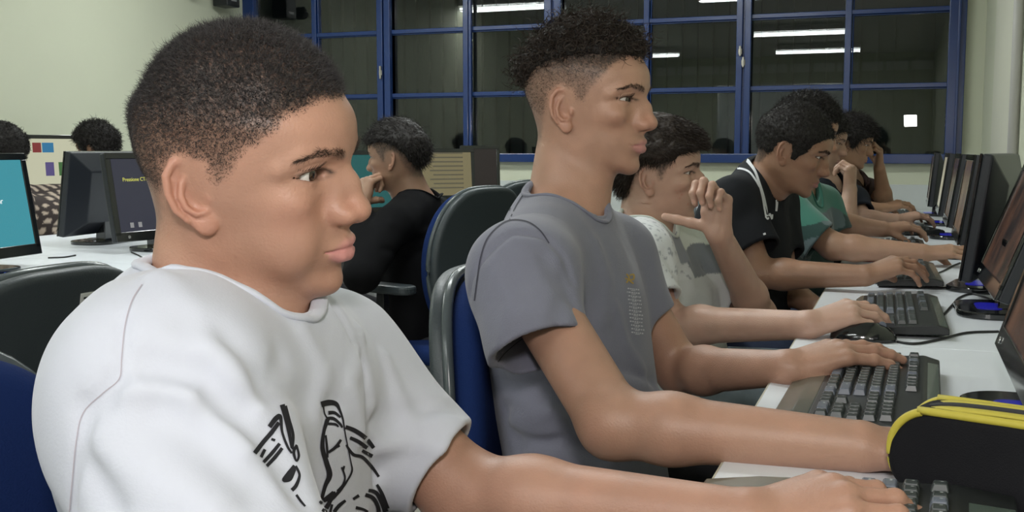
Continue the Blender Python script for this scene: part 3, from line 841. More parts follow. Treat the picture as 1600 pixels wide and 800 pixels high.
# ------------------------------------------------------------------ a hand
def hand_sdf(S, wrist, fdir, dors, thumb, curl, nails, spread=1.0, s=1.0, tcurl=(10, 15, 15), tdir=None, frm=0.026, kf=0.0022):
    """adds palm, fingers and thumb to S. fdir: towards the knuckles, dors: out of the back of the hand,
    thumb: +1/-1 side of cross(dors, fdir) that the thumb leaves from; curl: four (MCP,PIP,DIP) in degrees"""
    X = unit(fdir); Z = unit(dors - X * (np.asarray(dors) @ X)); Y = np.cross(Z, X) * thumb
    s = s * 0.001; wrist = np.asarray(wrist, float)
    def w(x, y, z): return wrist + (X * x + Y * y + Z * z) * s
    mcp = [(86, 25, 0), (90, 5, 2), (85, -14, 1), (76, -31, -3)]
    ln = [(41, 25, 21), (45, 29, 22), (42, 27, 22), (33, 20, 19)]
    rr = [(9.6, 8.6, 7.8, 6.6), (9.8, 8.9, 8.0, 6.8), (9.2, 8.3, 7.5, 6.3), (8.2, 7.4, 6.7, 5.7)]
    sp = [7, 1, -5, -12]
    base = [(10, 13, 0), (10, 5, 1), (9, -4, 1), (8, -12, 0)]
    G = SDF()
    for i in range(4):
        a = w(*base[i]); b = w(*mcp[i])
        G.cap(a, b, frm * 1000 * s * 0.62, (11.8, 12.2, 11.6, 10.8)[i] * s, k=0.012)
    G.cap(w(18, 14, -8), w(52, 20, -9), 13 * s, 12 * s, k=0.012)      # ball of the thumb
    G.cap(w(20, -14, -7), w(58, -22, -7), 11 * s, 10 * s, k=0.012)
    FG = SDF()
    for i in range(4):
        p = A(*mcp[i]); ang = math.radians(sp[i] * spread); cu = 0
        side = A(math.cos(ang), math.sin(ang), 0)
        for j in range(3):
            cu += math.radians(curl[i][j])
            dv = A(side[0] * math.cos(cu), side[1] * math.cos(cu), -math.sin(cu))
            q_ = p + dv * ln[i][j]
            G_ = FG
            G_.cap(w(*p), w(*q_), rr[i][j] * s, rr[i][j + 1] * s, k=kf)
            if j < 2: G_.sph(w(*(q_ + A(0, 0, 0.6))), (rr[i][j + 1] + 0.5) * s, k=0.004)
            if j == 2:
                nv = A(side[0] * math.sin(cu), side[1] * math.sin(cu), math.cos(cu))
                nails.append((w(*(p + dv * (ln[i][j] * 0.86) + nv * rr[i][3] * .9)), unit(X * nv[0] + Y * nv[1] + Z * nv[2]), 6.0 * s))
            p = q_
    G.group(FG, k=0.007)
    # thumb
    td = A(0.72, 0.62, -0.30) if tdir is None else A(*tdir)
    td = unit(td); p = A(20, 17, -8); tl = (42, 32, 27); tr = (13.5, 11.2, 10.2, 8.4)
    axis = unit(np.cross(td, A(0.2, -0.5, -1.0)))
    T = SDF()
    for j in range(3):
        a_ = math.radians(tcurl[j])
        K = axis; td = td * math.cos(a_) + np.cross(K, td) * math.sin(a_) + K * (K @ td) * (1 - math.cos(a_))
        q_ = p + td * tl[j]
        T.cap(w(*p), w(*q_), tr[j] * s, tr[j + 1] * s, k=0.005)
        if j == 2:
            nv = unit(np.cross(np.cross(td, A(-.25, .45, 1)), td))
            nails.append((w(*(p + td * tl[j] * .85 + nv * 7.5)), unit(X * nv[0] + Y * nv[1] + Z * nv[2]), 7 * s))
        p = q_
    G.group(T, k=0.008)
    S.group(G, k=0.012)
    return w

def arm_sdf(S, sh, el, wr, r=(0.047, 0.040, 0.041, 0.027), hdir=None):
    sh, el, wr = (np.asarray(v, float) for v in (sh, el, wr))
    S.cap(sh, el, r[0], r[1], k=0.02)
    m = lerp(el, wr, 0.25)
    S.cap(el, m, r[1] * 0.98, r[2], k=0.02)
    S.cap(m, wr, r[2], r[3], k=0.02)

# ------------------------------------------------------------------ hair
def tri_sample(V, Q, n, rng, wgt=None):
    a, b, c, d = (V[Q[:, i]] for i in range(4))
    nrm = np.cross(c - a, d - b); ar = np.linalg.norm(nrm, axis=1)
    p = ar if wgt is None else ar * wgt
    p = p / p.sum()
    f = rng.choice(len(Q), n, p=p)
    u = rng.random((n, 1)); v = rng.random((n, 1))
    P = a[f] * (1 - u) * (1 - v) + b[f] * u * (1 - v) + c[f] * u * v + d[f] * (1 - u) * v
    return P, nrm[f] / np.maximum(ar[f], 1e-12)[:, None]

def strands(name, roots, dirs, length, width, seg, rng, mat, parent, off, curl=0.0, curlf=3.0, droop=None, wave=0.3, flip=None):
    """thin tapering ribbons growing from roots along dirs"""
    n = len(roots)
    d = dirs / np.maximum(np.linalg.norm(dirs, axis=1, keepdims=True), 1e-9)
    r = rng.normal(size=(n, 3)); s1 = np.cross(d, r); s1 /= np.maximum(np.linalg.norm(s1, axis=1, keepdims=True), 1e-9)
    s2 = np.cross(d, s1)
    length = np.broadcast_to(np.asarray(length, float), (n,))[:, None]
    ph = rng.random((n, 1)) * 6.28
    pts = []
    P = roots.copy(); bend = rng.normal(size=(n, 3)) * wave
    for j in range(seg + 1):
        t = j / seg
        dd = d + bend * t
        if droop is not None: dd = dd + droop * t
        Pj = roots + dd * length * t
        if curl:
            a = ph + curlf * 6.28 * t
            Pj = Pj + (s1 * (np.cos(a) - np.cos(ph)) + s2 * (np.sin(a) - np.sin(ph))) * curl
        pts.append(Pj)
    V = []
    wv = np.broadcast_to(np.asarray(width, float), (n,))[:, None]
    for j, Pj in enumerate(pts):
        w = wv * 0.5 * (1 - 0.75 * (j / seg) ** 2)
        sd = s1 * math.cos(j * .5) + s2 * math.sin(j * .5)
        V += [Pj - sd * w, Pj + sd * w]
    V = np.stack(V, 1).reshape(-1, 3)
    m = 2 * (seg + 1)
    base = (np.arange(n) * m)[:, None]
    Fc = []
    for j in range(seg):
        Fc.append(np.concatenate([base + 2 * j, base + 2 * j + 1, base + 2 * j + 3, base + 2 * j + 2], 1))
    return mesh_obj(name, V, np.concatenate(Fc), mat, parent, True, off=off)

# ------------------------------------------------------------------ skin and hair materials
M_SKIN = material('skin', rough=0.45, spec=0.45, attr='tint', sss=0.10, bump=0.22, bscale=420, noise=.05, nscale=55)
M_EYE = None
def eye_material(name, iris):
    m = bpy.data.materials.new(name); m.use_nodes = True
    nt = m.node_tree; N = nt.nodes; L = nt.links; b = N['Principled BSDF']
    b.inputs['Roughness'].default_value = 0.12; b.inputs['Coat Weight'].default_value = 0.6
    tc = N.new('ShaderNodeTexCoord'); sp = N.new('ShaderNodeSeparateXYZ'); L.new(tc.outputs['Object'], sp.inputs[0])
    cr = N.new('ShaderNodeValToRGB'); L.new(sp.outputs[0], cr.inputs[0])
    mr = N.new('ShaderNodeMapRange'); mr.inputs[1].default_value = 0.0085; mr.inputs[2].default_value = 0.0122
    L.new(sp.outputs[0], mr.inputs[0]); L.new(mr.outputs[0], cr.inputs[0])
    e = cr.color_ramp.elements
    e[0].position = 0.0; e[0].color = (0.62, 0.58, 0.55, 1)
    e[1].position = 0.42; e[1].color = (0.55, 0.50, 0.47, 1)
    for p, c in ((0.46, (0.012, 0.008, 0.006)), (0.5, iris), (0.84, iris), (0.88, (0.003, 0.003, 0.003)), (1.0, (0.003, 0.003, 0.003))):
        x = e.new(p); x.color = (*c, 1)
    L.new(cr.outputs[0], b.inputs['Base Color'])
    return m
M_EYE = eye_material('eye', (0.035, 0.016, 0.008))
M_HAIR = material('dark_hair', col=(0.016, 0.0135, 0.0125), rough=0.6, spec=0.3)
M_HAIRG = material('short_woolly_hair', col=(0.040, 0.036, 0.037), rough=0.6, spec=0.4)
M_HAIRB = material('brown_hair', col=(0.026, 0.018, 0.014), rough=0.65, spec=0.25)
M_FUZZ = material('clipped_hair', col=(0.05, 0.04, 0.036), rough=0.6, spec=0.35)
M_BROW = material('eyebrow_hair', col=(0.045, 0.030, 0.023), rough=0.6, spec=0.3)

def eyes(H, parent, org, look=(0, 0), mat=None):
    """two eyeballs; look = (yaw, pitch) of the gaze relative to the head, degrees"""
    bm = bmesh.new(); bmesh.ops.create_uvsphere(bm, u_segments=40, v_segments=30, radius=0.0121 * H.s)
    bmesh.ops.rotate(bm, verts=bm.verts, matrix=Matrix.Rotation(math.pi / 2, 3, 'Y'), cent=(0, 0, 0))
    me = bpy.data.meshes.new('eye'); bm.to_mesh(me); bm.free()
    for p in me.polygons: p.use_smooth = True
    me.materials.append(mat or M_EYE)
    y, p = math.radians(look[0]), math.radians(look[1])
    g = np.array([[math.cos(y) * math.cos(p), -math.sin(y), -math.cos(y) * math.sin(p)],
                  [math.sin(y) * math.cos(p), math.cos(y), -math.sin(y) * math.sin(p)],
                  [math.sin(p), 0, math.cos(p)]])
    R = H.R @ g
    for sd in (1, -1):
        o = bpy.data.objects.new('eye', me); COL.objects.link(o); o.parent = parent
        c = H.w(EYE * A(1, sd, 1)) - org
        o.matrix_local = Matrix(((R[0, 0], R[0, 1], R[0, 2], c[0]), (R[1, 0], R[1, 1], R[1, 2], c[1]), (R[2, 0], R[2, 1], R[2, 2], c[2]), (0, 0, 0, 1)))

def brows(H, parent, org, rng, n=420, mat=None, thick=1.0, width=0.00035):
    R_, D_ = [], []
    for sd in (1, -1):
        t = rng.random(n) ** 0.9
        seg = np.minimum((t * 3).astype(int), 2); u = t * 3 - seg
        pts = np.array(BROW); p = pts[seg] * (1 - u[:, None]) + pts[seg + 1] * u[:, None]
        wv = np.interp(t, [0, .25, .6, 1], [4.0, 4.8, 3.8, 1.0]) * thick
        v = rng.uniform(-1, 1, n)
        p[:, 2] += v * wv
        p[:, 0] += 8
        p[:, 1] *= sd
        tang = pts[seg + 1] - pts[seg]; tang /= np.linalg.norm(tang, axis=1, keepdims=True)
        d = tang * 1.0 + np.outer(-v * 0.35 + 0.7 * (1 - t) ** 2, A(0, 0, 1)) + rng.normal(size=(n, 3)) * .28
        d[:, 1] *= sd
        R_.append(p); D_.append(d)
    P = np.concatenate(R_); D = np.concatenate(D_)
    # drop the roots onto the skin along -x/outward
    Wp = np.array([H.w(p) for p in P]); ax = H.dirw(A(-1, 0, 0))
    for _ in range(6):
        dd = H.sdf(Wp[:, None, :])[:, 0]; Wp = Wp + np.outer(np.clip(dd, -0.003, 0.006), ax)
    nr = np.array([H.dirw(d) for d in D]) + H.dirw(A(.25, 0, 0))
    return strands('eyebrow_hair', Wp, nr, rng.uniform(0.004, 0.0075, len(Wp)) * H.s, width, 2, rng, mat or M_BROW, parent, org, wave=0.1)

def lashes(H, parent, org, rng, n=46):
    R_, D_ = [], []
    op = H.q.get('open', 4.6)
    for sd in (1, -1):
        for k in range(n):
            a = math.radians(15 + 150 * k / (n - 1))
            y = 35 + 15 * math.cos(a); z = EYE[2] - 0.3 + op * math.sin(a) * 1.02 + .05 * (y - 34.5)
            r2 = 14.6 ** 2 - (y - 34.5) ** 2 - (z - EYE[2]) ** 2
            x = EYE[0] + math.sqrt(max(r2, 1))
            R_.append(H.w(A(x, y * sd, z))); D_.append(H.dirw(A(1.0, sd * (.9 * math.cos(a) + .1), 0.55)))
    return strands('eyelashes', np.array(R_), np.array(D_), 0.0075 * H.s, 0.0005, 3, rng, M_HAIR, parent, org, wave=0.05, droop=np.tile(A(0, 0, .35), (2 * n, 1)))

def hair_shell(H, q, h, thick, name='hair', mat=None, parent=None, org=None):
    """the mass of the hair: the scalp swollen by thick(P) inside the hair outline"""
    S = SDF()
    def fn(P):
        L_ = H.l(P)
        return (head_core(L_, q) - thick(L_)) * 0.001 * H.s
    S.add(fn, H.w(A(-3, 0, 45)), 0.16 * H.s, k=0)
    lo = H.w(A(0, 0, 45)) - 0.15 * H.s; hi = H.w(A(0, 0, 45)) + 0.15 * H.s
    V, Q = mesh_sdf(S, lo, hi, h, newton=1)
    o = mesh_obj(name, V, Q, mat or M_HAIR, parent, off=org)
    return V, Q, o

def scalp_roots(H, q, n, rng, poly, h=0.004, extra=None, inset=0.0):
    """random points of the bare skull inside the hair outline, with normals"""
    S = SDF(); S.add(lambda P: head_core(H.l(P), q) * 0.001 * H.s, H.w(A(-3, 0, 45)), 0.16 * H.s, k=0)
    c = H.w(A(0, 0, 45)); V, Q = mesh_sdf(S, c - 0.15 * H.s, c + 0.15 * H.s, h, newton=1)
    P, N_ = tri_sample(V, Q, n, rng)
    L_ = H.l(P); sd = poly_sd(L_[:, 0], L_[:, 2], poly) + 2.5 * noise3(L_ * .2, 4)
    e = ear_sdf(L_.copy(), q)
    keep = (sd > 0) & (e > 1.5)
    if extra is not None: keep &= extra(L_, sd, rng)
    return P[keep], N_[keep], L_[keep], sd[keep]

def neck(S, H, base, r0=0.050, r1=0.055, k=0.03):
    a = H.w(A(-24, 0, -32)); b = np.asarray(base, float)
    S.cap(a, b, r0 * H.s, r1 * H.s, k=k)
    # throat: from under the chin to the notch between the collar bones
    S.cap(H.w(A(14, 0, -78)), lerp(b, H.w(A(30, 0, -150)), .5), 0.028 * H.s, 0.036 * H.s, k=0.03)


# ------------------------------------------------------------------ clothes
def march(S, px, py, dmin, dmax, steps=90):
    """first hit of the camera's pixel rays on the solid S; returns points (nan where missed) """
    px = np.asarray(px, float).ravel(); py = np.asarray(py, float).ravel()
    D = FWD + RGT * ((px - 800) / F)[:, None] - UPV * ((py - 400) / F)[:, None]
    t = np.full(len(px), dmin); hit = np.zeros(len(px), bool)
    for _ in range(steps):
        d = S.at(CAM + D * t[:, None])
        hit |= d < 0.0004
        t = np.where(hit, t, t + np.clip(d, 0.0003, 0.05) * 0.75)
    P = CAM + D * t[:, None]
    P[(~hit) | (t > dmax)] = np.nan
    return P

class Shirt:
    def __init__(s): s.S = SDF(); s.folds = []; s.after = []
    def fold(s, pxs, width, amp, d):
        """a crease along pixel points at depth d (positive amp = ridge)"""
        pts = [W(x, y, d) if not isinstance(d, (list, tuple)) else W(x, y, d[i]) for i, (x, y) in enumerate(pxs)]
        s.folds.append((pts, width, amp))
    def finish(s, noise=0.0025, nscale=14, seed=1, stretch=(1, 1, .55)):
        folds = s.folds; base = SDF(); base.ops = list(s.S.ops)
        # drop the crease lines onto the surface along the line of sight
        F2 = []
        for pts, w, a in folds:
            q = []
            for p in pts:
                v = unit(p - CAM); t0 = np.linalg.norm(p - CAM)
                ts = np.linspace(t0 - 0.30, t0 + 0.25, 140)
                dd = base.at(CAM + v * ts[:, None])
                i = np.argmax(dd < 0) if (dd < 0).any() else int(np.argmin(dd))
                q.append(CAM + v * ts[i])
            F2.append((q, w, a))
        def fn(P):
            r = np.zeros(P.shape[:-1])
            for q, w, a in F2:
                q_ = np.array(q); lo = q_.min(0) - 3 * w; hi = q_.max(0) + 3 * w
                m = ((P > lo) & (P < hi)).all(-1)
                if not m.any(): continue
                e = polytube(P[m], q, [0] * len(q))
                n = len(q) - 1
                r[m] -= a * np.exp(-(e / w) ** 2)
            if noise:
                st = A(*stretch)
                r -= noise * noise3(P * nscale * st, seed)
                r -= noise * 0.45 * noise3(P * nscale * 2.3 * st + 7, seed + 5)
            return r
        s.fn = fn
        s.S.disp(fn)
        for g in s.after: g()

def ring_points(S, c, ax, r, n=40, up=0.16):
    """where a tube of radius r about the axis leaves the cloth: the neckline or a cuff"""
    ax = unit(ax); e1 = unit(np.cross(ax, A(0.3, 0.2, 1))); e2 = np.cross(ax, e1)
    out = []
    a = np.linspace(0, 2 * np.pi, n, endpoint=False)
    dirs = np.outer(np.cos(a), e1) + np.outer(np.sin(a), e2)
    ts = np.linspace(up, -0.10, 131)
    P = (c + dirs * r)[:, None, :] + ax * ts[None, :, None]
    d = S.at(P.reshape(-1, 3)).reshape(n, -1)
    for i in range(n):
        j = np.argmax(d[i] < 0) if (d[i] < 0).any() else 100
        out.append(P[i, j])
    return np.array(out)

def tube_mesh(pts, rad, seg=10, closed=False, flat=None, up=None):
    """swept tube; flat=(ratio) squeezes it along 'up'"""
    pts = np.asarray(pts, float); n = len(pts)
    if closed: T = np.roll(pts, -1, 0) - np.roll(pts, 1, 0)
    else: T = np.gradient(pts, axis=0)
    T /= np.maximum(np.linalg.norm(T, axis=1, keepdims=True), 1e-9)
    u = A(0, 0, 1) if up is None else np.asarray(up, float)
    V = []
    rad = np.broadcast_to(np.asarray(rad, float), (n,))
    prev = None
    for i in range(n):
        uu = u if u.ndim == 1 else u[i]
        s = np.cross(T[i], uu)
        if np.linalg.norm(s) < 0.1: s = np.cross(T[i], A(1, 0, 0)) if prev is None else prev
        s = unit(s); prev = s; w = np.cross(s, T[i])
        for k in range(seg):
            a = 2 * math.pi * k / seg
            V.append(pts[i] + s * math.cos(a) * rad[i] + w * math.sin(a) * rad[i] * (flat or 1))
    Fc = []
    for i in range(n if closed else n - 1):
        j = (i + 1) % n
        for k in range(seg):
            Fc.append((i * seg + k, i * seg + (k + 1) % seg, j * seg + (k + 1) % seg, j * seg + k))
    V = list(V)
    if not closed:
        for e, r0 in ((0, 0), (n - 1, (n - 1) * seg)):
            c = len(V); V.append(pts[e])
            for k in range(seg):
                t = (r0 + k, r0 + (k + 1) % seg, c, c)
                Fc.append(t if e else t[::-1])
    return np.array(V), np.array(Fc)

def tube_obj(name, pts, rad, mat, parent=None, off=None, seg=10, closed=False, flat=None, up=None):
    V, Fc = tube_mesh(pts, rad, seg, closed, flat, up)
    me = bpy.data.meshes.new(name)
    o3 = np.zeros(3) if off is None else np.asarray(off)
    me.from_pydata([tuple(v - o3) for v in V], [], [tuple(dict.fromkeys(int(i) for i in f)) for f in Fc])
    for p in me.polygons: p.use_smooth = True
    me.materials.append(mat)
    o = bpy.data.objects.new(name, me); COL.objects.link(o)
    if parent is not None: o.parent = parent
    return o

def smooth_line(pts, n=8, closed=False):
    """Catmull-Rom through the points"""
    P = [np.asarray(p, float) for p in pts]; out = []
    m = len(P)
    for i in range(m if closed else m - 1):
        p0 = P[(i - 1) % m] if (closed or i > 0) else P[0]; p1 = P[i]; p2 = P[(i + 1) % m]
        p3 = P[(i + 2) % m] if (closed or i + 2 < m) else P[-1]
        for k in range(n):
            t = k / n
            out.append(0.5 * ((2 * p1) + (-p0 + p2) * t + (2 * p0 - 5 * p1 + 4 * p2 - p3) * t * t + (-p0 + 3 * p1 - 3 * p2 + p3) * t ** 3))
    if not closed: out.append(P[-1])
    return np.array(out)

def print_on(name, S, lines, drange, mat, parent, org, lift=0.0008):
    """ink on cloth: lines = list of (pixel points, pixel widths) laid onto the cloth surface as thin ribbons"""
    V, Fc = [], []
    for pts, wd_ in lines:
        P = smooth_line([A(*p) for p in pts], 6)
        wd_ = np.interp(np.linspace(0, 1, len(P)), np.linspace(0, 1, len(np.atleast_1d(wd_))), np.atleast_1d(wd_)) if np.ndim(wd_) else np.full(len(P), wd_)
        T = np.gradient(P, axis=0); T /= np.maximum(np.linalg.norm(T, axis=1, keepdims=True), 1e-9)
        Nn = np.stack([-T[:, 1], T[:, 0]], 1)
        cols = []
        for f in (-.5, 0, .5):
            q = P + Nn * (wd_ * f)[:, None]
            H_ = march(S, q[:, 0], q[:, 1], drange[0], drange[1])
            v = CAM - H_; v /= np.linalg.norm(v, axis=1, keepdims=True)
            cols.append(H_ + v * lift)
        b = len(V); C = np.stack(cols, 1)
        ok = ~np.isnan(C).any((1, 2))
        idx = {}
        for i in range(len(P)):
            if ok[i]:
                idx[i] = len(V); V.extend(C[i])
        for i in range(len(P) - 1):
            if i in idx and i + 1 in idx and np.linalg.norm(C[i, 1] - C[i + 1, 1]) < 0.03:
                a, c = idx[i], idx[i + 1]
                Fc += [(a, a + 1, c + 1, c), (a + 1, a + 2, c + 2, c + 1)]
    if not Fc: return None
    return mesh_obj(name, np.array(V), np.array(Fc), mat, parent, True, off=org)

def sleeve(S, sh, end, r0, r1, cuffdir=None, k=0.03, inner=0.0085, depth=0.06, T_=None):
    """a short sleeve from the shoulder to a flat open end"""
    sh = np.asarray(sh, float); end = np.asarray(end, float); ax = unit(end - sh)
    cd = ax if cuffdir is None else unit(cuffdir)
    T = SDF(); far = end + ax * 0.05
    T.cap(sh, far, r0, r1 + (r1 - r0) * 0.05 / max(np.linalg.norm(end - sh), .01), k=0)
    T.add(lambda P: -((P - end) @ cd), (sh + end) / 2, 1.0, k=0.004, op='sub')
    S.group(T, k=k)
    L = max(np.linalg.norm(end - sh), .01); ra = r1 + (r0 - r1) * depth / L - inner; rb = r1 + (r1 - r0) * .09 / L - inner
    a, b = end - ax * depth, end + ax * 0.09
    return lambda: S.add(lambda P: cap(P, a, b, ra, rb) + (T_.fn(P) if T_ else 0), (a + b) / 2, .075 + max(ra, rb), k=0.003, op='sub')

def legs(root, org, hipR, hipL, kneeR, kneeL, mat, shoe, rr=(.085, .062, .05), feet=True, fz=0.0):
    S = SDF()
    S.cap(hipR, hipL, .10, .10, k=.03)
    for hp, kn in ((hipR, kneeR), (hipL, kneeL)):
        S.cap(hp, kn, rr[0], rr[1], k=.03)
        ank = A(kn[0] - 0.02, kn[1], 0.11)
        S.cap(kn, ank, rr[1], rr[2], k=.02)
    S.disp(lambda P: -0.004 * noise3(P * A(16, 16, 10), 4))
    pts = np.array([hipR, hipL, kneeR, kneeL])
    lo = pts.min(0) - .14; hi = pts.max(0) + .14; lo[2] = 0.045
    V, Q = mesh_sdf(S, lo, hi, 0.008)
    mesh_obj('trousers', V, Q, mat, root, off=org)
    for kn in (kneeR, kneeL):
        T = SDF(); a = A(kn[0] - .03, kn[1], .045)
        fw = unit(A(kn[0], kn[1], 0) - A((hipR[0] + hipL[0]) / 2, kn[1], 0)) if abs(kn[0] - hipR[0]) > .05 else A(1, 0, 0)
        T.ecap(a, a + fw * .17, .045, .042, A(fw[1], -fw[0], 0), .85, k=.02); T.cap(a + A(0, 0, .02), a + A(0, 0, .06), .042, .05, k=.03)
        T.add(lambda P: P[..., 2] - 0.002, a, 1, k=.003, op='sub')
        V, Q = mesh_sdf(T, a - .26, a + .26, 0.006)
        mesh_obj('shoe', V, Q, shoe, root, off=org)

# ================================================================== things on and at the desks
def kb_at(px, py, yaw=0, z=TZ): p = Wz(px, py, z); return (p[0], p[1], z)
keyboard((-.035, 1.50, TZ), -.02, 'black keyboard with a glossy palm rest under the left hand of the boy in grey')
keyboard((-.010, 2.26, TZ), .02, 'black keyboard beside the mouse of the boy with the fist at his chin', palm=.02)
keyboard((.000, 3.00, TZ), .03, 'black keyboard behind the mouse hand of the boy in the black jersey', palm=0)
keyboard((-.020, 3.82, TZ), .02, 'black keyboard under the arm of the boy in green', palm=0)
keyboard((.010, 4.75, TZ), .25, 'black keyboard between the mouse hands at the middle of the far desks', palm=0)
keyboard((-.02, 5.75, TZ), .0, 'farthest black keyboard on the right-hand desks', palm=0)
keyboard((-.020, .835, TZ), -.04, 'nearest black keyboard with a wide green-grey palm rest under the nearest hands', palm=.11, back=.05)
mouse(tuple(Wz(1352, 532, TZ)), .05, 'black mouse under the hand of the boy in the patterned T-shirt')
mouse(tuple(Wz(1392, 443, TZ)), .05, 'black mouse under the hand of the boy in the black jersey')
mouse(tuple(Wz(1378, 350, TZ)), .05, 'black mouse in the middle of the far desks')
mouse(tuple(Wz(1392, 330, TZ)), .05, 'farthest black mouse under the hand of the boy in brown')
# cables lying on the desks
M_CAB = material('black_cable', col=(.012, .012, .013), rough=.5); M_CABB = material('blue_cable', col=(.02, .08, .40), rough=.5)
def cable(pxs, label, mat=None, r=.0024, lift=()):
    pts = [Wz(x, y, TZ) + A(0, 0, r + (lift[i] if lift else 0)) for i, (x, y) in enumerate(pxs)]
    tag(tube_obj('cable', smooth_line(pts, 8), r, mat or M_CAB, seg=8), label, 'cable')
cable([(1402, 536), (1430, 539), (1470, 532), (1510, 522), (1560, 520)], 'black mouse cable crossing the desk behind the grey boy\'s keyboard')
cable([(1474, 494), (1488, 478), (1500, 466), (1520, 461), (1550, 470)], 'black keyboard cable looping beside the second keyboard')
cable([(1445, 450), (1475, 451), (1500, 446), (1540, 444)], 'black cable running to the monitor base beside the black jersey boy')
cable([(1460, 430), (1475, 424), (1490, 416), (1500, 412)], 'short black cable beside the third keyboard')
cable([(0, 428), (12, 430), (22, 438), (30, 446)], 'blue network cable on the desk at the left edge', M_CABB, .003)
cable([(8, 424), (20, 426), (30, 436), (40, 446)], 'second blue network cable right of the first at the left edge', M_CABB, .003)
cable([(75, 404), (100, 403), (118, 400)], 'thin black cable below the monitor seen from the back')
cable([(205, 395), (220, 402), (232, 412), (245, 425)], 'thin black cable on the left desk beside the nearest neck')
p = W(1345, 407, 3.0)
tag(MB().prism(rrect(.10, .07, .012, 4), 0, .012).build('small_red_case', material('red_plastic', col=(.35, .01, .02), rough=.4), None, .003, loc=tuple(Wz(1362, 408, TZ))), 'small red case on the desk beside the third keyboard', 'case')
# ------------------------------------------------------------------ pencil case
def pencil_case():
    M_N = material('black_nylon', col=(.006, .006, .008), rough=.8, spec=.2, bump=.3, bscale=700); M_Y = material('yellow_piping', col=(.50, .42, .05), rough=.6)
    M_Z = material('zip_tape', col=(.025, .025, .028), rough=.8)
    c = Wz(1530, 800, TZ); yaw = math.radians(-18)
    Lx, Wy, Hz = .26, .080, .088
    a = W(1412, 720, 1.06); 
    org = A(a[0] + .125 * math.cos(yaw), a[1] + .125 * math.sin(yaw) + .03, TZ)
    e = empty('pencil_case', org, yaw, 'black zip pencil case with yellow piping standing on the desk at the lower right', 'pencil case')
    S = SDF()
    def body(P):
        x, y, z = P[..., 0], P[..., 1], P[..., 2] - Hz / 2
        q = np.stack([np.abs(x) - (Lx / 2 - .040), np.abs(z) - (Hz / 2 - .040)], -1)
        d2 = np.sqrt((np.maximum(q, 0) ** 2).sum(-1)) + np.minimum(q.max(-1), 0) - .040
        hw = Wy / 2 * (1 - .20 * (z / (Hz / 2))) + .004 * np.cos(x * 18)
        w = np.stack([d2 + .010, np.abs(y) - hw + .010], -1)
        return np.sqrt((np.maximum(w, 0) ** 2).sum(-1)) + np.minimum(w.max(-1), 0) - .010 - .0015 * noise3(P * 40, 3)
    S.add(body, A(0, 0, Hz / 2), .2, k=0)
    V, Q = mesh_sdf(S, A(-.14, -.06, -.005), A(.14, .06, .11), .003); mesh_obj('case_body', V, Q, M_N, e)
    def loop(y, ins, up=0.0):
        pts = rrect(Lx - ins, Hz - ins, .040, 8, 0, Hz / 2 + up); return [A(p_[0], y, p_[1]) for p_ in pts]
    yb = Wy / 2 * .86
    tube_obj('piping', smooth_line(loop(-yb + .002, .004), 2, True), .0042, M_Y, e, seg=8, closed=True)
    tube_obj('piping', smooth_line(loop(yb - .002, .004), 2, True), .0042, M_Y, e, seg=8, closed=True)
    # zip strip over the top, with its yellow lips
    top = [A(x, 0, z) for x, z in [(-Lx / 2 - .001, .035), (-Lx / 2 + .004, .058), (-Lx / 2 + .022, .079), (-.08, .0885), (0, .0905), (.08, .0885), (Lx / 2 - .022, .079), (Lx / 2 - .004, .058)]]
    tl = smooth_line(top, 6)
    tube_obj('zip', tl, .0065, M_Z, e, seg=8, flat=.35)
    for s_ in (-1, 1): tube_obj('zip_lip', tl + A(0, s_ * .016, -.0012), .0085, M_Y, e, seg=8, flat=.30)
    MB().box((.045, -.006, .0905), (.065, .006, .094)).build('zip_slider', M_STEEL, e, .001)
pencil_case()
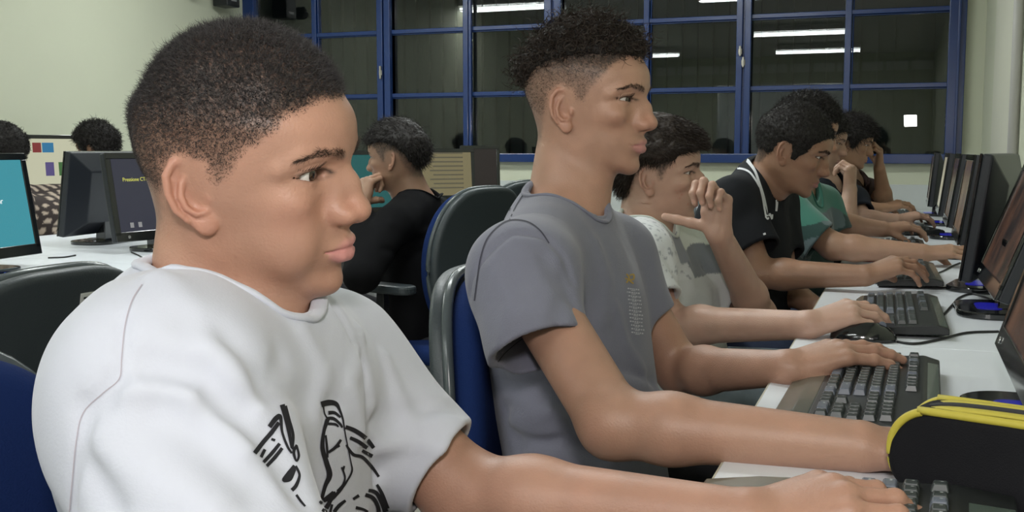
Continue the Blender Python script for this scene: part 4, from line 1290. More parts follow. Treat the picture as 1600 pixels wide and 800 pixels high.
# ------------------------------------------------------------------ chairs
M_FAB = material('blue_fabric', col=(.009, .024, .10), rough=.95, spec=.15, bump=.4, bscale=500)
M_SHELL = material('grey_chair_shell', col=(.036, .046, .052), rough=.42, bump=.25, bscale=350)
M_RIM = material('chair_rim', col=(.07, .085, .09), rough=.25)
def chair_proto():
    e = empty('office_chair', (0, 0, 0))
    def back(th, w, h, off, r):
        S = SDF()
        def f(P):
            x, y, z = P[..., 0], P[..., 1], P[..., 2] - .70
            xx = x - (.50 * y * y) - .03 * np.cos(z * 6) - off
            taper = 1 - .10 * sstep(.0, .25, z) - .10 * sstep(0, -.25, z)
            n = 3.2; Qn = ((np.abs(y) / (w / 2 * taper)) ** n + (np.abs(z) / (h / 2)) ** n + 1e-9) ** (1 / n)
            d2 = (Qn - 1) * .20
            q = np.stack([d2 + r, np.abs(xx) - th / 2 + r], -1)
            return np.sqrt((np.maximum(q, 0) ** 2).sum(-1)) + np.minimum(q.max(-1), 0) - r
        S.add(f, A(0, 0, .7), .5, k=0); return S
    V, Q = mesh_sdf(back(.050, .445, .475, .028, .022), A(-.15, -.26, .42), A(.20, .26, .98), .005); bk = mesh_obj('backrest_cushion', V, Q, M_FAB, e)
    V, Q = mesh_sdf(back(.030, .46, .49, -.012, .012), A(-.15, -.26, .42), A(.20, .26, .98), .005); mesh_obj('backrest_shell', V, Q, M_SHELL, e)
    rim = []
    for k in range(72):
        t = 2 * math.pi * k / 72; c_, s_ = math.cos(t), math.sin(t); n = 3.2
        rr_ = (abs(c_) ** n + abs(s_) ** n) ** (-1 / n); y = c_ * rr_; z = s_ * rr_ * .2425
        tp = 1 - .10 * float(sstep(.0, .25, z)) - .10 * float(sstep(0, -.25, z)); y *= .2275 * tp
        rim.append(A(.50 * y * y + .03 * math.cos(z * 6) + .004, y, z + .70))
    tube_obj('backrest_rim', rim, .0085, M_RIM, e, seg=8, closed=True)
    MB().prism([(-.055, .38), (-.030, .38), (-.012, .66), (-.030, .66)], -.03, .03, 'y').box((-.05, -.03, .36), (.16, .03, .38)).build('back_bar', M_BLK, e, .003)
    MB().box((-.045, -.05, .60), (-.02, .05, .68)).build('back_mount', M_SHELL, e, .006)
    S = SDF()
    def seat(P):
        q = np.stack([np.abs(P[..., 0] - .24) - .19, np.abs(P[..., 1]) - .19], -1); d2 = np.sqrt((np.maximum(q, 0) ** 2).sum(-1)) + np.minimum(q.max(-1), 0) - .045
        w = np.stack([d2 + .025, np.abs(P[..., 2] - .435 + .02 * sstep(.3, .48, P[..., 0])) - .030 + .025], -1)
        return np.sqrt((np.maximum(w, 0) ** 2).sum(-1)) + np.minimum(w.max(-1), 0) - .025
    S.add(seat, A(.24, 0, .43), .4, k=0); V, Q = mesh_sdf(S, A(-.02, -.26, .38), A(.5, .26, .49), .006); mesh_obj('seat_cushion', V, Q, M_FAB, e)
    MB().prism(rrect(.46, .45, .06, 6, .24, 0), .385, .408).build('seat_shell', M_SHELL, e, .006)
    MB().box((.14, -.07, .355), (.34, .07, .386)).build('mechanism', M_BLK, e, .004)
    cyl('gas_column', (.24, 0, .10), (.24, 0, .36), .025, M_BLK, e)
    for k in range(5):
        a = 2 * math.pi * k / 5 + .3; d = A(math.cos(a), math.sin(a), 0); p0 = A(.24, 0, .105); p1 = p0 + d * .27 + A(0, 0, -.035)
        lg = tube_obj('base_leg', [p0, lerp(p0, p1, .5), p1], [.022, .019, .015], M_BLK, e, seg=8)
        cs = cyl('caster', p1 + A(-d[1], d[0], 0) * .018 + A(0, 0, -.042), p1 - A(-d[1], d[0], 0) * .018 + A(0, 0, -.042), .027, M_BLK, lg, 14)
    for s_ in (-1, 1):
        ap = MB().prism(rrect(.25, .075, .035, 6, .22, s_ * .26), .625, .652).build('armrest', M_SHELL, e, .008)
        MB().prism([(.20, .40), (.25, .40), (.235, .626), (.205, .626)], s_ * .262 - .012, s_ * .262 + .012, 'y').box((.20, min(s_ * .12, s_ * .27), .392), (.25, max(s_ * .12, s_ * .27), .405)).build('armrest_post', M_BLK, ap, .002)
    return e
proto = chair_proto(); used = [0]
def chair(x, y, yaw, label, z=0, sc=.965):
    c = proto if not used[0] else copy_tree(proto); used[0] = 1
    c.scale = (1, 1, sc); c.location = (x, y, z); c.rotation_euler = (0, 0, yaw); tag(c, label, 'chair')
    return c
chair(-.815, .61, 0, 'blue fabric office chair behind the nearest boy in white')
chair(-.65, 1.56, .02, 'blue fabric office chair with grey shell behind the boy in grey', sc=.95)
chair(-.80, 2.42, 0, 'blue office chair behind the boy with the fist at his chin')
chair(-.72, 2.95, 0, 'blue office chair under the boy in the black jersey')
chair(-.66, 3.62, 0, 'blue office chair under the boy in green')
chair(-.66, 4.30, 0, 'blue office chair under the boy in the dark T-shirt')
chair(-.66, 5.15, 0, 'blue office chair under the boy in brown, farthest of the row')
c = chair(-1.135, 1.19, PI - .02, 'empty office chair at the left edge, grey shell with a white sticker')
st = MB().box((-.0010, -.016, -.010), (.0012, .016, .010)).build('sticker', material('white_sticker', col=(.62, .64, .62), rough=.4), c, .0006)
st.matrix_local = Matrix.Translation((-.0160, -.040, .895)) @ Matrix.Rotation(math.radians(-9.4), 4, 'Y')
st2 = MB().box((-.0016, -.011, .001), (-.0008, .011, .004)).box((-.0016, -.008, -.005), (-.0008, .009, -.003)).build('sticker_print', M_BLK, st)
o8 = W(622, 252, 3.5)
chair(o8[0] + .33, o8[1] - .02, PI - .28, 'office chair of the boy in black, grey shell towards the camera', sc=1.02)
chair(o8[0] + .24, o8[1] + .66, PI - .45, 'empty office chair farther back, partly behind the chair of the boy in black', sc=1.02)
p = W(66, 340, 4.7); chair(p[0], p[1], PI, 'office chair beside the person in the patterned top')
p = W(150, 260, 5.2); chair(p[0] + .22, p[1], PI + .1, 'office chair of the person with the afro at the back left')

# ================================================================== the people at the right-hand desks
M_WHITE_T = material('white_cotton', col=(0.56, 0.575, 0.655), rough=0.85, spec=0.2, bump=0.12, bscale=420, sheen=0.2, noise=0.03, nscale=6)
M_GREY_T = material('grey_cotton', col=(0.185, 0.188, 0.240), rough=0.9, spec=0.15, bump=0.3, bscale=420, sheen=0.2, noise=0.12, nscale=9, detail=8)
M_INK = material('black_ink', col=(0.02, 0.02, 0.024), rough=0.8, spec=0.2)
M_DARKPANTS = material('black_trousers', col=(0.014, 0.014, 0.018), rough=0.85, noise=.15, nscale=9)
M_SHOE = material('dark_shoe', col=(0.03, 0.03, 0.035), rough=0.6)
LOOK = {}

def clipped(H, root, org, rng, poly, q, n, lenf, width, mat=None, curl=.0010, seg=3, name='hair', spread=.5, comb=(-.1, 0, -.5), wave=.4, dens=None, curlf=1.2):
    P, N_, L_, sd = scalp_roots(H, q, n, rng, poly, h=.004)
    ln = lenf(L_, sd)
    if dens is not None:
        kp = rng.random(len(P)) < dens(L_, sd); P, N_, L_, sd, ln = P[kp], N_[kp], L_[kp], sd[kp], ln[kp]
    d = N_ * .9 + rng.normal(size=N_.shape) * spread + H.dirw(A(*comb)) * sstep(90, 30, L_[:, 2])[:, None]
    return strands(name, P - N_ * .0004, d, ln * .001, width, seg, rng, mat or M_HAIR, root, org, curl=curl, curlf=curlf, wave=wave)

# ------------------------------------------------------------------ first boy: white T-shirt, nearest
def boy_one():
    rng = np.random.default_rng(1)
    poly = [(98, 77), (80, 74), (71, 68), (64, 64), (57, 50), (46, 44), (36, 36), (25, 18), (12, 6), (6, 12), (2, 26), (-16, 30), (-32, 20), (-38, -6), (-46, -32), (-60, -50), (-120, -58), (-140, 60), (-60, 170), (110, 170)]
    q = dict(poly=poly, bk=7, nose=0.98, nosew=1.15, lips=1.15, lipf=2.5, cheek=1, ear=0.98, flare=30, eart=18, open=5.0, fadez=[-30, 25, 50, 80], fadev=[.34, .42, .6, .95],
             stache=.10, scalp=(.050, .036, .030), lipc=(0.58, 0.25, 0.24))
    H = Head(A(-0.5382, 0.7813, 1.0555), rot_from(10, -5.3, 9), q)
    org = A(-0.56, 0.78, 0.0)
    root = empty('person', org, 0, 'boy in a white T-shirt with a black brush print, nearest of all, looking right', 'person')
    S = SDF(); S.add(H.sdf, H.c, 0.165, k=0)
    nb = W(330, 540, .93)
    neck(S, H, nb, .049, .058)
    S.cap(H.w(A(14, 0, -82)), W(398, 575, .915), .030, .052, k=.03)
    shR = W(256, 612, .80); shL = W(522, 572, 1.12)
    elL = W(735, 778, 1.07); wrL = W(1165, 814, .942)
    elR = W(375, 985, .73); wrR = W(900, 1010, .80)
    S.cap(nb, shR, .050, .045, k=.03); S.cap(nb, shL, .050, .042, k=.03)
    arm_sdf(S, shL, elL, wrL, (.044, .042, .043, .028))
    arm_sdf(S, shR, elR, wrR, (.044, .040, .040, .028))
    nails = []
    # left hand lying over the keyboard
    hd = W(1345, 800, .940) - wrL
    hand_sdf(S, wrL, hd + A(0, 0, .02), A(.1, -.25, 1), -1, [(18, 28, 20), (22, 32, 22), (26, 34, 22), (30, 34, 22)], nails, 0.9, 1.0, tcurl=(8, 10, 10))
    hand_sdf(S, wrR, W(1200, 900, .86) - wrR, A(0, .1, 1), 1, [(20, 30, 20)] * 4, nails, 1.0, 1.0)
    V, Q = mesh_sdf(S, A(-.75, .50, .62), A(.15, 1.2, 1.25), 0.0019)
    C = skin_colors(V, (0.435, 0.238, 0.168), [H], nails)
    mesh_obj('body', V, Q, M_SKIN, root, off=org, col=C)
    eyes(H, root, org, (-6, -2)); brows(H, root, org, rng, 520, thick=1.0, width=.0003); lashes(H, root, org, rng)
    clipped(H, root, org, rng, poly, q, 120000,
            lambda L_, sd: np.interp(L_[:, 2] - .15 * L_[:, 0] * (L_[:, 0] < 0), [-40, 25, 50, 72, 95], [0.7, 1.2, 2.2, 4.2, 5.2]) * sstep(-2, 10, sd) + .4,
            .00040, mat=M_HAIRG, dens=lambda L_, sd: np.interp(L_[:, 2] - .22 * L_[:, 0], [-30, 20, 50, 75], [.16, .18, .5, 1.0]) * sstep(-3, 12, sd), curl=.0009, curlf=1.4)
    clipped(H, root, org, rng, poly, q, 150000, lambda L_, sd: np.full(len(L_), 1.5) * sstep(-2, 8, sd) + .4, .00034, mat=M_FUZZ, curl=.0005, name='clipped_sides',
            dens=lambda L_, sd: np.interp(L_[:, 2] - .22 * L_[:, 0], [-30, 40, 70, 90], [.8, .9, .5, .1]) * sstep(-4, 9, sd))
    # T-shirt
    T = Shirt(); B = T.S
    wide = unit(shL - shR)
    B.cap(shR, nb + A(0, 0, -.005), .072, .076, k=.05); B.cap(nb + A(0, 0, -.005), shL, .076, .068, k=.05)
    B.ecap(W(375, 655, .97), W(375, 1010, 1.0), .180, .185, wide, .64, k=.05)
    B.ell(W(320, 640, .93), A(.10, .14, .12), k=.06)
    cutR = sleeve(B, shR, W(365, 960, .73), .080, .082, k=.05)
    cutL = sleeve(B, shL, W(690, 728, 1.075), .068, .056, k=.045, cuffdir=W(750, 770, 1.07) - W(640, 690, 1.09), T_=T)
    T.after.append(cutL)
    ax = unit(H.w(A(-14, 0, -60)) - nb)
    rc = W(352, 505, .91); rr = .070
    T.after.append(lambda: B.cap(rc - ax * .02, rc + ax * .25, rr, rr + .01, k=.004, op='sub'))
    f = T.fold
    f([(245, 430), (330, 540), (400, 640)], .012, .004, .85); f([(300, 500), (420, 600), (520, 640)], .014, -.004, .9)
    f([(190, 500), (195, 560), (188, 592)], .006, -.0025, .75); f([(188, 592), (140, 640), (118, 700), (112, 800)], .007, -.004, .72)
    f([(200, 600), (290, 610), (380, 700)], .012, .005, .72); f([(230, 570), (320, 590), (420, 690), (470, 770)], .012, -.008, .75)
    f([(150, 690), (260, 760), (330, 800)], .016, .005, .7); f([(130, 640), (140, 720), (180, 800)], .012, -.005, .7)
    f([(560, 540), (575, 640), (590, 740)], .010, -.006, 1.05); f([(585, 660), (660, 640), (720, 640)], .010, -.005, 1.04)
    f([(600, 560), (620, 620), (640, 650)], .009, .004, 1.05); f([(590, 700), (640, 690), (690, 700)], .010, .004, 1.04)
    f([(560, 520), (545, 600), (560, 680)], .010, .005, 1.05); f([(470, 520), (500, 580), (490, 640)], .012, .004, .98)
    f([(440, 560), (380, 640), (330, 640)], .014, -.004, .9); f([(520, 480), (560, 560), (580, 620)], .009, -.004, 1.0)
    f([(250, 640), (330, 690), (400, 760)], .015, -.005, .7); f([(170, 600), (165, 640)], .01, -.003, .72)
    T.folds = [(p_, w_, a_ * 1.25) for p_, w_, a_ in T.folds]; T.finish(.0036, 12, 3)
    V, Q = mesh_sdf(B, A(-.80, .45, .55), A(-.20, 1.22, 1.08), 0.0032)
    mesh_obj('shirt', V, Q, M_WHITE_T, root, off=org)
    ring = smooth_line(ring_points(B, rc, ax, rr + .006, 36), 3, True)
    tube_obj('collar', ring - ax * .001, .0075, M_WHITE_T, root, org, 10, True, .5, up=ax)
    M_SEAM = material('seam_thread', col=(.42, .38, .43), rough=.9)
    print_on('seams', B, [([(222, 444), (206, 470), (195, 510), (190, 560), (186, 592), (160, 615), (130, 645), (119, 690), (112, 760), (108, 800)], 1.8)], (.5, 1.25), M_SEAM, root, org, lift=.0006)
    L = [
     ([(441, 632), (446, 650), (451, 672), (456, 700)], [8, 7, 6, 4]), ([(446, 634), (452, 655), (458, 680), (457, 702)], [5, 4, 5, 3]),
     ([(421, 667), (431, 654), (438, 651), (441, 675), (449, 697), (456, 708)], [7, 8, 6, 4, 4, 3]),
     ([(436, 660), (424, 676), (412, 690), (398, 708)], [6, 7, 7, 7]), ([(424, 686), (430, 688)], 4), ([(414, 702), (408, 714)], 5),
     ([(437, 693), (425, 708), (412, 722)], [5, 6, 5]), ([(441, 700), (430, 714), (417, 728)], [5, 6, 5]),
     ([(464, 695), (459, 706), (463, 720), (467, 712), (464, 697)], [4, 5, 3, 4, 3]),
     ([(461, 728), (452, 740), (443, 750), (453, 748), (461, 733)], [7, 9, 5, 7, 4]), ([(462, 728), (468, 742), (463, 758), (456, 766)], [4, 4, 6, 6]),
     ([(463, 773), (470, 783), (477, 791)], [4, 4, 3]),
     ([(502, 632), (514, 629), (525, 631), (531, 641), (536, 655)], [9, 9, 7, 4, 3]), ([(513, 645), (523, 645), (532, 652)], [6, 5, 3]),
     ([(510, 654), (521, 654), (531, 662), (535, 668)], [5, 5, 4, 3]), ([(512, 662), (524, 663), (529, 667)], [4, 4, 2]),
     ([(512, 655), (506, 675), (504, 700), (510, 722), (515, 742), (508, 760), (501, 786)], [7, 5, 7, 8, 9, 6, 5]),
     ([(509, 680), (511, 700), (512, 715)], [3, 4, 3]), ([(513, 707), (524, 699), (533, 687)], [4, 5, 4]), ([(524, 699), (531, 696)], 4),
     ([(505, 628), (507, 645), (513, 656)], [3, 2, 3]), ([(536, 655), (540, 680), (548, 720), (550, 736), (542, 752), (530, 768), (514, 784)], [3, 2, 2, 3, 3, 5, 6]),
     ([(534, 730), (539, 745), (536, 757), (528, 768)], [3, 3, 3, 6]), ([(538, 728), (536, 736)], 3),
     ([(540, 667), (555, 673), (572, 685), (584, 700)], [6, 7, 7, 6]), ([(547, 684), (560, 690), (574, 700)], [5, 6, 6]), ([(566, 704), (582, 713)], [5, 6]),
     ([(541, 695), (552, 710), (566, 714), (580, 728), (592, 745)], [3, 5, 5, 5, 4]),
     ([(576, 766), (588, 770), (597, 786), (603, 800)], [5, 6, 7, 9]), ([(589, 757), (597, 772), (605, 795)], [4, 6, 8]),
     ([(571, 773), (583, 778), (590, 790), (592, 800)], [6, 6, 6, 7]), ([(552, 780), (561, 774)], [4, 5]),
     ([(500, 786), (512, 778), (522, 770)], [5, 8, 8]), ([(506, 800), (512, 790), (520, 775), (523, 768)], [9, 7, 5, 3]), ([(522, 800), (530, 790), (540, 782)], [6, 6, 4]), ([(516, 800), (519, 788)], 4),
     ([(556, 793), (568, 796), (575, 800)], [5, 4, 4]),
    ]
    print_on('shirt_print', B, L, (.6, 1.25), M_INK, root, org)
    legs(root, org, A(-.60, .68, .53), A(-.60, .88, .53), A(-.14, .66, .55), A(-.14, .92, .55), M_DARKPANTS, M_SHOE)

# ------------------------------------------------------------------ second boy: grey T-shirt
def boy_two():
    rng = np.random.default_rng(2)
    poly = [(98, 84), (84, 79), (74, 76), (64, 66), (52, 50), (46, 42), (34, 30), (24, 12), (12, 8), (6, 14), (2, 26), (-16, 32), (-32, 20), (-38, -6), (-46, -34), (-56, -62), (-110, -70), (-140, 60), (-60, 190), (110, 190)]
    q = dict(poly=poly, nose=0.98, nosew=1.02, lips=1.1, lipf=1.5, ear=0.98, flare=22, eart=6, open=3.2, fadez=[-60, -20, 40, 78], fadev=[.5, .40, .45, .95],
             stache=.25, scalp=(.075, .058, .050), lipc=(0.50, 0.22, 0.21), wid=.96)
    H = Head(A(-0.4695, 1.5913, 1.1425), rot_from(-3, -3, 1), q)
    org = A(-.47, 1.56, 0)
    root = empty('person', org, 0, 'boy in a grey T-shirt with curly hair on top, second from the front, looking right', 'person')
    S = SDF(); S.add(H.sdf, H.c, 0.165, k=0)
    nb = W(874, 352, 1.64)
    neck(S, H, nb, .047, .056)
    S.cap(H.w(A(10, 0, -85)), W(902, 402, 1.63), .028, .042, k=.03)
    shR = W(818, 432, 1.40); shL = W(958, 402, 1.76)
    elR = W(958, 662, 1.235); wrR = W(1340, 697, 1.135)
    elL = W(1062, 580, 1.77); wrL = W(1228, 575, 1.56)
    S.cap(nb, shR, .048, .045, k=.03); S.cap(nb, shL, .048, .045, k=.03)
    arm_sdf(S, shR, elR, wrR, (.043, .039, .0385, .0275))
    arm_sdf(S, shL, elL, wrL, (.043, .037, .037, .026))
    nails = []
    hand_sdf(S, wrR, W(1470, 700, 1.12) - wrR, A(0, -.1, 1), 1, [(15, 30, 20)] * 4, nails, 1.0, .98)
    hand_sdf(S, wrL, W(1325, 545, 1.56) - wrL, A(-.15, -.35, 1), -1, [(22, 14, 10), (20, 12, 8), (18, 12, 10), (18, 14, 10)], nails, 0.6, 0.98, tcurl=(14, 4, 4), tdir=(.75, .60, -.35))
    V, Q = mesh_sdf(S, A(-.62, 1.1, .60), A(.12, 1.9, 1.32), 0.0022)
    C = skin_colors(V, (0.43, 0.245, 0.172), [H], nails)
    mesh_obj('body', V, Q, M_SKIN, root, off=org, col=C)
    eyes(H, root, org, (-4, -6)); brows(H, root, org, rng, 460, thick=.95); lashes(H, root, org, rng, 40)
    # faded sides
    clipped(H, root, org, rng, poly, q, 70000, lambda L_, sd: np.full(len(L_), 2.2) * sstep(-2, 8, sd) + .4, .00040,
            dens=lambda L_, sd: np.interp(L_[:, 2], [-70, -20, 30, 70], [1.0, .6, .6, 1]) * sstep(-3, 10, sd), curl=.0005, name='clipped_hair', mat=M_FUZZ)
    # curly top: the mass, then many small coils
    top = [(100, 88), (84, 82), (60, 84), (40, 82), (10, 80), (-30, 74), (-60, 62), (-80, 40), (-130, 30), (-140, 60), (-60, 190), (115, 190)]
    def thick(L_):
        sd = poly_sd(L_[..., 0], L_[..., 2], top)
        return 9 * sstep(-6, 16, sd) - 6 * sstep(4, -8, sd) + 2.2 * noise3(L_ * .09, 5) + 1.8 * noise3(L_ * .2, 6)
    V, Q, _ = hair_shell(H, q, .0026, thick, 'hair_mass', M_HAIR, root, org)
    P, N_ = tri_sample(V, Q, 9000, rng); L_ = H.l(P); sd = poly_sd(L_[:, 0], L_[:, 2], top)
    k = (sd > 1) ; P, N_, L_ = P[k], N_[k], L_[k]
    d = N_ * .8 + rng.normal(size=N_.shape) * .6 + H.dirw(A(.35, 0, .1)) * sstep(30, 90, L_[:, 0])[:, None]
    strands('curls', P - N_ * .003, d, rng.uniform(.009, .020, len(P)), .0013, 14, rng, M_HAIRB, root, org, curl=.0036, curlf=1.7, wave=.45)
    k2 = rng.choice(len(P), 900, replace=False)
    strands('loose_curls', P[k2] - N_[k2] * .002, d[k2], rng.uniform(.016, .026, 900), .0024, 16, rng, M_HAIRB, root, org, curl=.0042, curlf=1.8, wave=.4)
    # T-shirt
    T = Shirt(); B = T.S; wide = unit(shL - shR)
    B.cap(shR, nb, .066, .070, k=.04); B.cap(nb, shL, .070, .062, k=.04)
    B.ecap(W(885, 500, 1.62), W(925, 760, 1.62), .180, .170, wide, .66, k=.05)
    B.ell(W(870, 440, 1.62), A(.10, .15, .10), k=.05)
    cR = sleeve(B, shR, W(842, 548, 1.315), .070, .066, k=.04, cuffdir=W(870, 600, 1.29) - W(838, 500, 1.33), T_=T)
    cL = sleeve(B, shL, W(1003, 500, 1.76), .066, .060, k=.04, T_=T)
    T.after += [cR, cL]
    ax = unit(H.w(A(-8, 0, -60)) - nb)
    rc = W(884, 325, 1.60); rr = .060
    T.after.append(lambda: B.cap(rc + ax * .012, rc + ax * .22, rr, rr + .008, k=.004, op='sub'))
    f = T.fold
    f([(735, 460), (760, 400), (800, 365), (850, 372), (880, 400), (895, 440)], .006, -.004, 1.3)
    f([(790, 600), (840, 610), (900, 650)], .014, -.007, 1.45); f([(800, 660), (860, 640), (920, 660)], .012, .006, 1.45)
    f([(815, 690), (880, 690), (940, 715)], .011, -.006, 1.45); f([(960, 590), (1000, 600), (1040, 620)], .010, .006, 1.5)
    f([(920, 560), (970, 580), (1020, 600)], .012, -.006, 1.5); f([(880, 430), (900, 520), (920, 600)], .012, -.006, 1.45)
    f([(960, 480), (980, 540), (1010, 590)], .010, .004, 1.5); f([(770, 420), (800, 470), (790, 540)], .012, .004, 1.28)
    f([(850, 400), (880, 460), (870, 500)], .011, -.004, 1.28); f([(930, 380), (950, 440), (940, 500)], .014, .003, 1.5)
    f([(780, 560), (790, 640), (810, 700)], .012, -.005, 1.45)
    T.finish(.0022, 13, 8)
    V, Q = mesh_sdf(B, A(-.72, 1.16, .52), A(-.18, 1.93, 1.12), 0.0035)
    mesh_obj('shirt', V, Q, M_GREY_T, root, off=org)
    ring = smooth_line(ring_points(B, rc, ax, rr + .005, 32), 3, True)
    tube_obj('collar', ring - ax * .001, .0065, M_GREY_T, root, org, 10, True, .5, up=ax)
    M_SEAM = material('dark_seam_thread', col=(.05, .05, .07), rough=.9)
    print_on('seams', B, [([(820, 300), (806, 322), (796, 344)], 2.0), ([(814, 297), (800, 320), (789, 346)], 1.5), ([(741, 470), (745, 440), (751, 402), (763, 370), (790, 346), (820, 345), (842, 358), (858, 380)], 2.2),
        ([(778, 566), (792, 549), (825, 524), (865, 511), (904, 511)], 1.4)], (1.1, 1.9), M_SEAM, root, org, lift=.0006)
    M_WP = material('white_print', col=(.50, .50, .56), rough=.9); M_YP = material('yellow_print', col=(.42, .28, .07), rough=.9)
    L = []
    r2 = np.random.default_rng(5)
    for row in range(13):
        y0 = 451 + row * 5.7; x0 = 984 + row * .55; x = x0 - 4 + r2.uniform(-1, 1)
        while x < x0 + 15:
            w = r2.uniform(1.2, 3.4); L.append(([(x, y0 + (x - x0) * .12), (x + w, y0 + (x + w - x0) * .12)], 2.2)); x += w + 1.1
        L.append(([(x0 + 2, y0 + 2.6), (x0 + 9, y0 + 3.2)], 1.0))
    print_on('shirt_text', B, L, (1.2, 1.9), M_WP, root, org)
    print_on('yellow_mark', B, [([(979, 428), (983, 434), (979, 442)], 2.5), ([(984, 430), (990, 429), (990, 436), (984, 438), (990, 443)], 2.5), ([(977, 435), (981, 436)], 2)], (1.2, 1.9), M_YP, root, org)
    legs(root, org, A(-.50, 1.44, .53), A(-.50, 1.66, .53), A(-.03, 1.38, .56), A(-.03, 1.74, .56), M_DARKPANTS, M_SHOE)

def person(sp):
    """a seated boy from joints, head, hair and shirt; every entry of sp is in world space or pixels+depth"""
    rng = np.random.default_rng(sp.get('seed', 7))
    q = sp['q']; H = Head(A(*sp['pos']), rot_from(*sp['rot']), q, sp.get('hs', 1.0))
    org = np.asarray(sp['org'], float)
    root = empty('person', org, 0, sp['label'], 'person')
    S = SDF(); S.add(H.sdf, H.c, 0.165, k=0)
    nb = sp['nb']; neck(S, H, nb, sp.get('nr', .047), .056)
    shR, shL = sp['shR'], sp['shL']
    S.cap(nb, shR, .046, .042, k=.03); S.cap(nb, shL, .046, .042, k=.03)
    nails = []
    ar = sp.get('ar', (.042, .037, .037, .026))
    for side in ('R', 'L'):
        if sp.get('el' + side) is None: continue
        arm_sdf(S, sp['sh' + side], sp['el' + side], sp['wr' + side], ar)
        h = sp.get('hand' + side)
        if h: hand_sdf(S, sp['wr' + side], h['d'], h['n'], h.get('t', 1 if side == 'R' else -1), h['c'], nails, h.get('sp', .9), sp.get('hands', .97), tcurl=h.get('tc', (10, 15, 15)), tdir=h.get('td'))
    V, Q = mesh_sdf(S, sp['lo'], sp['hi'], sp.get('h', .0026))
    C = skin_colors(V, sp['skin'], [H], nails)
    mesh_obj('body', V, Q, M_SKIN, root, off=org, col=C)
    if sp.get('face', True):
        eyes(H, root, org, sp.get('look', (0, -10)))
        brows(H, root, org, rng, sp.get('nbrow', 380), thick=sp.get('browt', 1.1), width=.0006)
    hr = sp['hair']
    if hr.get('clip'):
        c = hr['clip']
        clipped(H, root, org, rng, q['poly'], q, c[0], lambda L_, sd: np.full(len(L_), c[1]) * sstep(-2, 8, sd) + .4, c[2], curl=.0005, name='clipped_hair', mat=M_FUZZ,
                dens=lambda L_, sd: np.interp(L_[:, 2], [-70, -20, 30, 70], [1.0, .6, .6, 1]) * sstep(-3, 10, sd))
    top = hr['top']; th = hr['thick']; rg = hr.get('rough', 2.2)
    def thick(L_):
        sd = poly_sd(L_[..., 0], L_[..., 2], top)
        t = th * sstep(-6, 16, sd) - 6 * sstep(4, -8, sd) + rg * noise3(L_ * hr.get('ns', .09) * A(*hr.get('nst', (1, 1, 1))), 5) + rg * .6 * noise3(L_ * .2, 6)
        if hr.get('bump'):
            for c_, r_, a_ in hr['bump']: t = t + a_ * np.exp(-(((L_ - A(*c_)) / A(*r_)) ** 2).sum(-1))
        return t
    V, Q, _ = hair_shell(H, q, hr.get('h', .003), thick, 'hair_mass', hr.get('mat', M_HAIR), root, org)
    P, N_ = tri_sample(V, Q, hr['n'], rng); L_ = H.l(P); sd = poly_sd(L_[:, 0], L_[:, 2], top)
    k = sd > hr.get('sd', 1); P, N_, L_ = P[k], N_[k], L_[k]
    d = N_ * hr.get('nw', 1) + rng.normal(size=N_.shape) * hr.get('rand', .5)
    fl = hr.get('flow')
    if fl:
        v = np.array([fl(l) for l in L_]); d = d + v @ H.R.T
    strands('hair_strands', P - N_ * .003, d, rng.uniform(*hr['len'], len(P)), hr.get('w', .0010), hr.get('seg', 8), rng, hr.get('mat', M_HAIR), root, org, curl=hr.get('curl', .002), curlf=hr.get('cf', 1.2), wave=hr.get('wv', .3))
    T = Shirt(); B = T.S; wide = unit(shL - shR); sr = sp.get('sr', (.062, .066))
    B.cap(shR, nb, sr[0], sr[1], k=.04); B.cap(nb, shL, sr[1], sr[0], k=.04)
    for t in sp['torso']:
        if len(t) == 5: B.ecap(t[0], t[1], t[2], t[3], wide, t[4], k=.05)
        else: B.ell(t[0], t[1], k=.05)
    for s_ in sp.get('sleeves', ()):
        cut = sleeve(B, s_[0], s_[1], s_[2], s_[3], k=.04, T_=T, inner=.0095, cuffdir=s_[4] if len(s_) > 4 else None)
        if s_[3] > 0.045: T.after.append(cut)
    for lsv in sp.get('long', ()):       # long sleeves down to the wrist
        B.cap(lsv[0], lsv[1], lsv[3], lsv[4], k=.03); B.cap(lsv[1], lsv[2], lsv[4], lsv[5], k=.03)
    ax = unit(H.w(A(-8, 0, -60)) - nb); rc = sp['rc']; rr = sp.get('rr', .062)
    T.after.append(lambda: B.cap(rc - ax * .02, rc + ax * .22, rr, rr + .008, k=.004, op='sub'))
    for fo in sp.get('folds', ()): T.fold(*fo)
    T.finish(sp.get('wr_', .0028), sp.get('wrs', 13), sp.get('seed', 7))
    V, Q = mesh_sdf(B, sp['slo'], sp['shi'], sp.get('sh', .0045))
    col = sp['scol'](V) if sp.get('scol') else None
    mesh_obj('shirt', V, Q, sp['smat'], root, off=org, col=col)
    if sp.get('collar', True):
        ring = smooth_line(ring_points(B, rc, ax, rr + .005, 28), 3, True)
        tube_obj('collar', ring - ax * .001, .0065, sp.get('cmat', sp['smat']), root, org, 8, True, .5, up=ax)
    if sp.get('legs'): legs(root, org, *sp['legs'], sp.get('pants', M_DARKPANTS), M_SHOE)
    return root, H, B, S, org

DENIM = material('blue_denim', col=(.035, .05, .10), rough=.9, noise=.3, nscale=30)

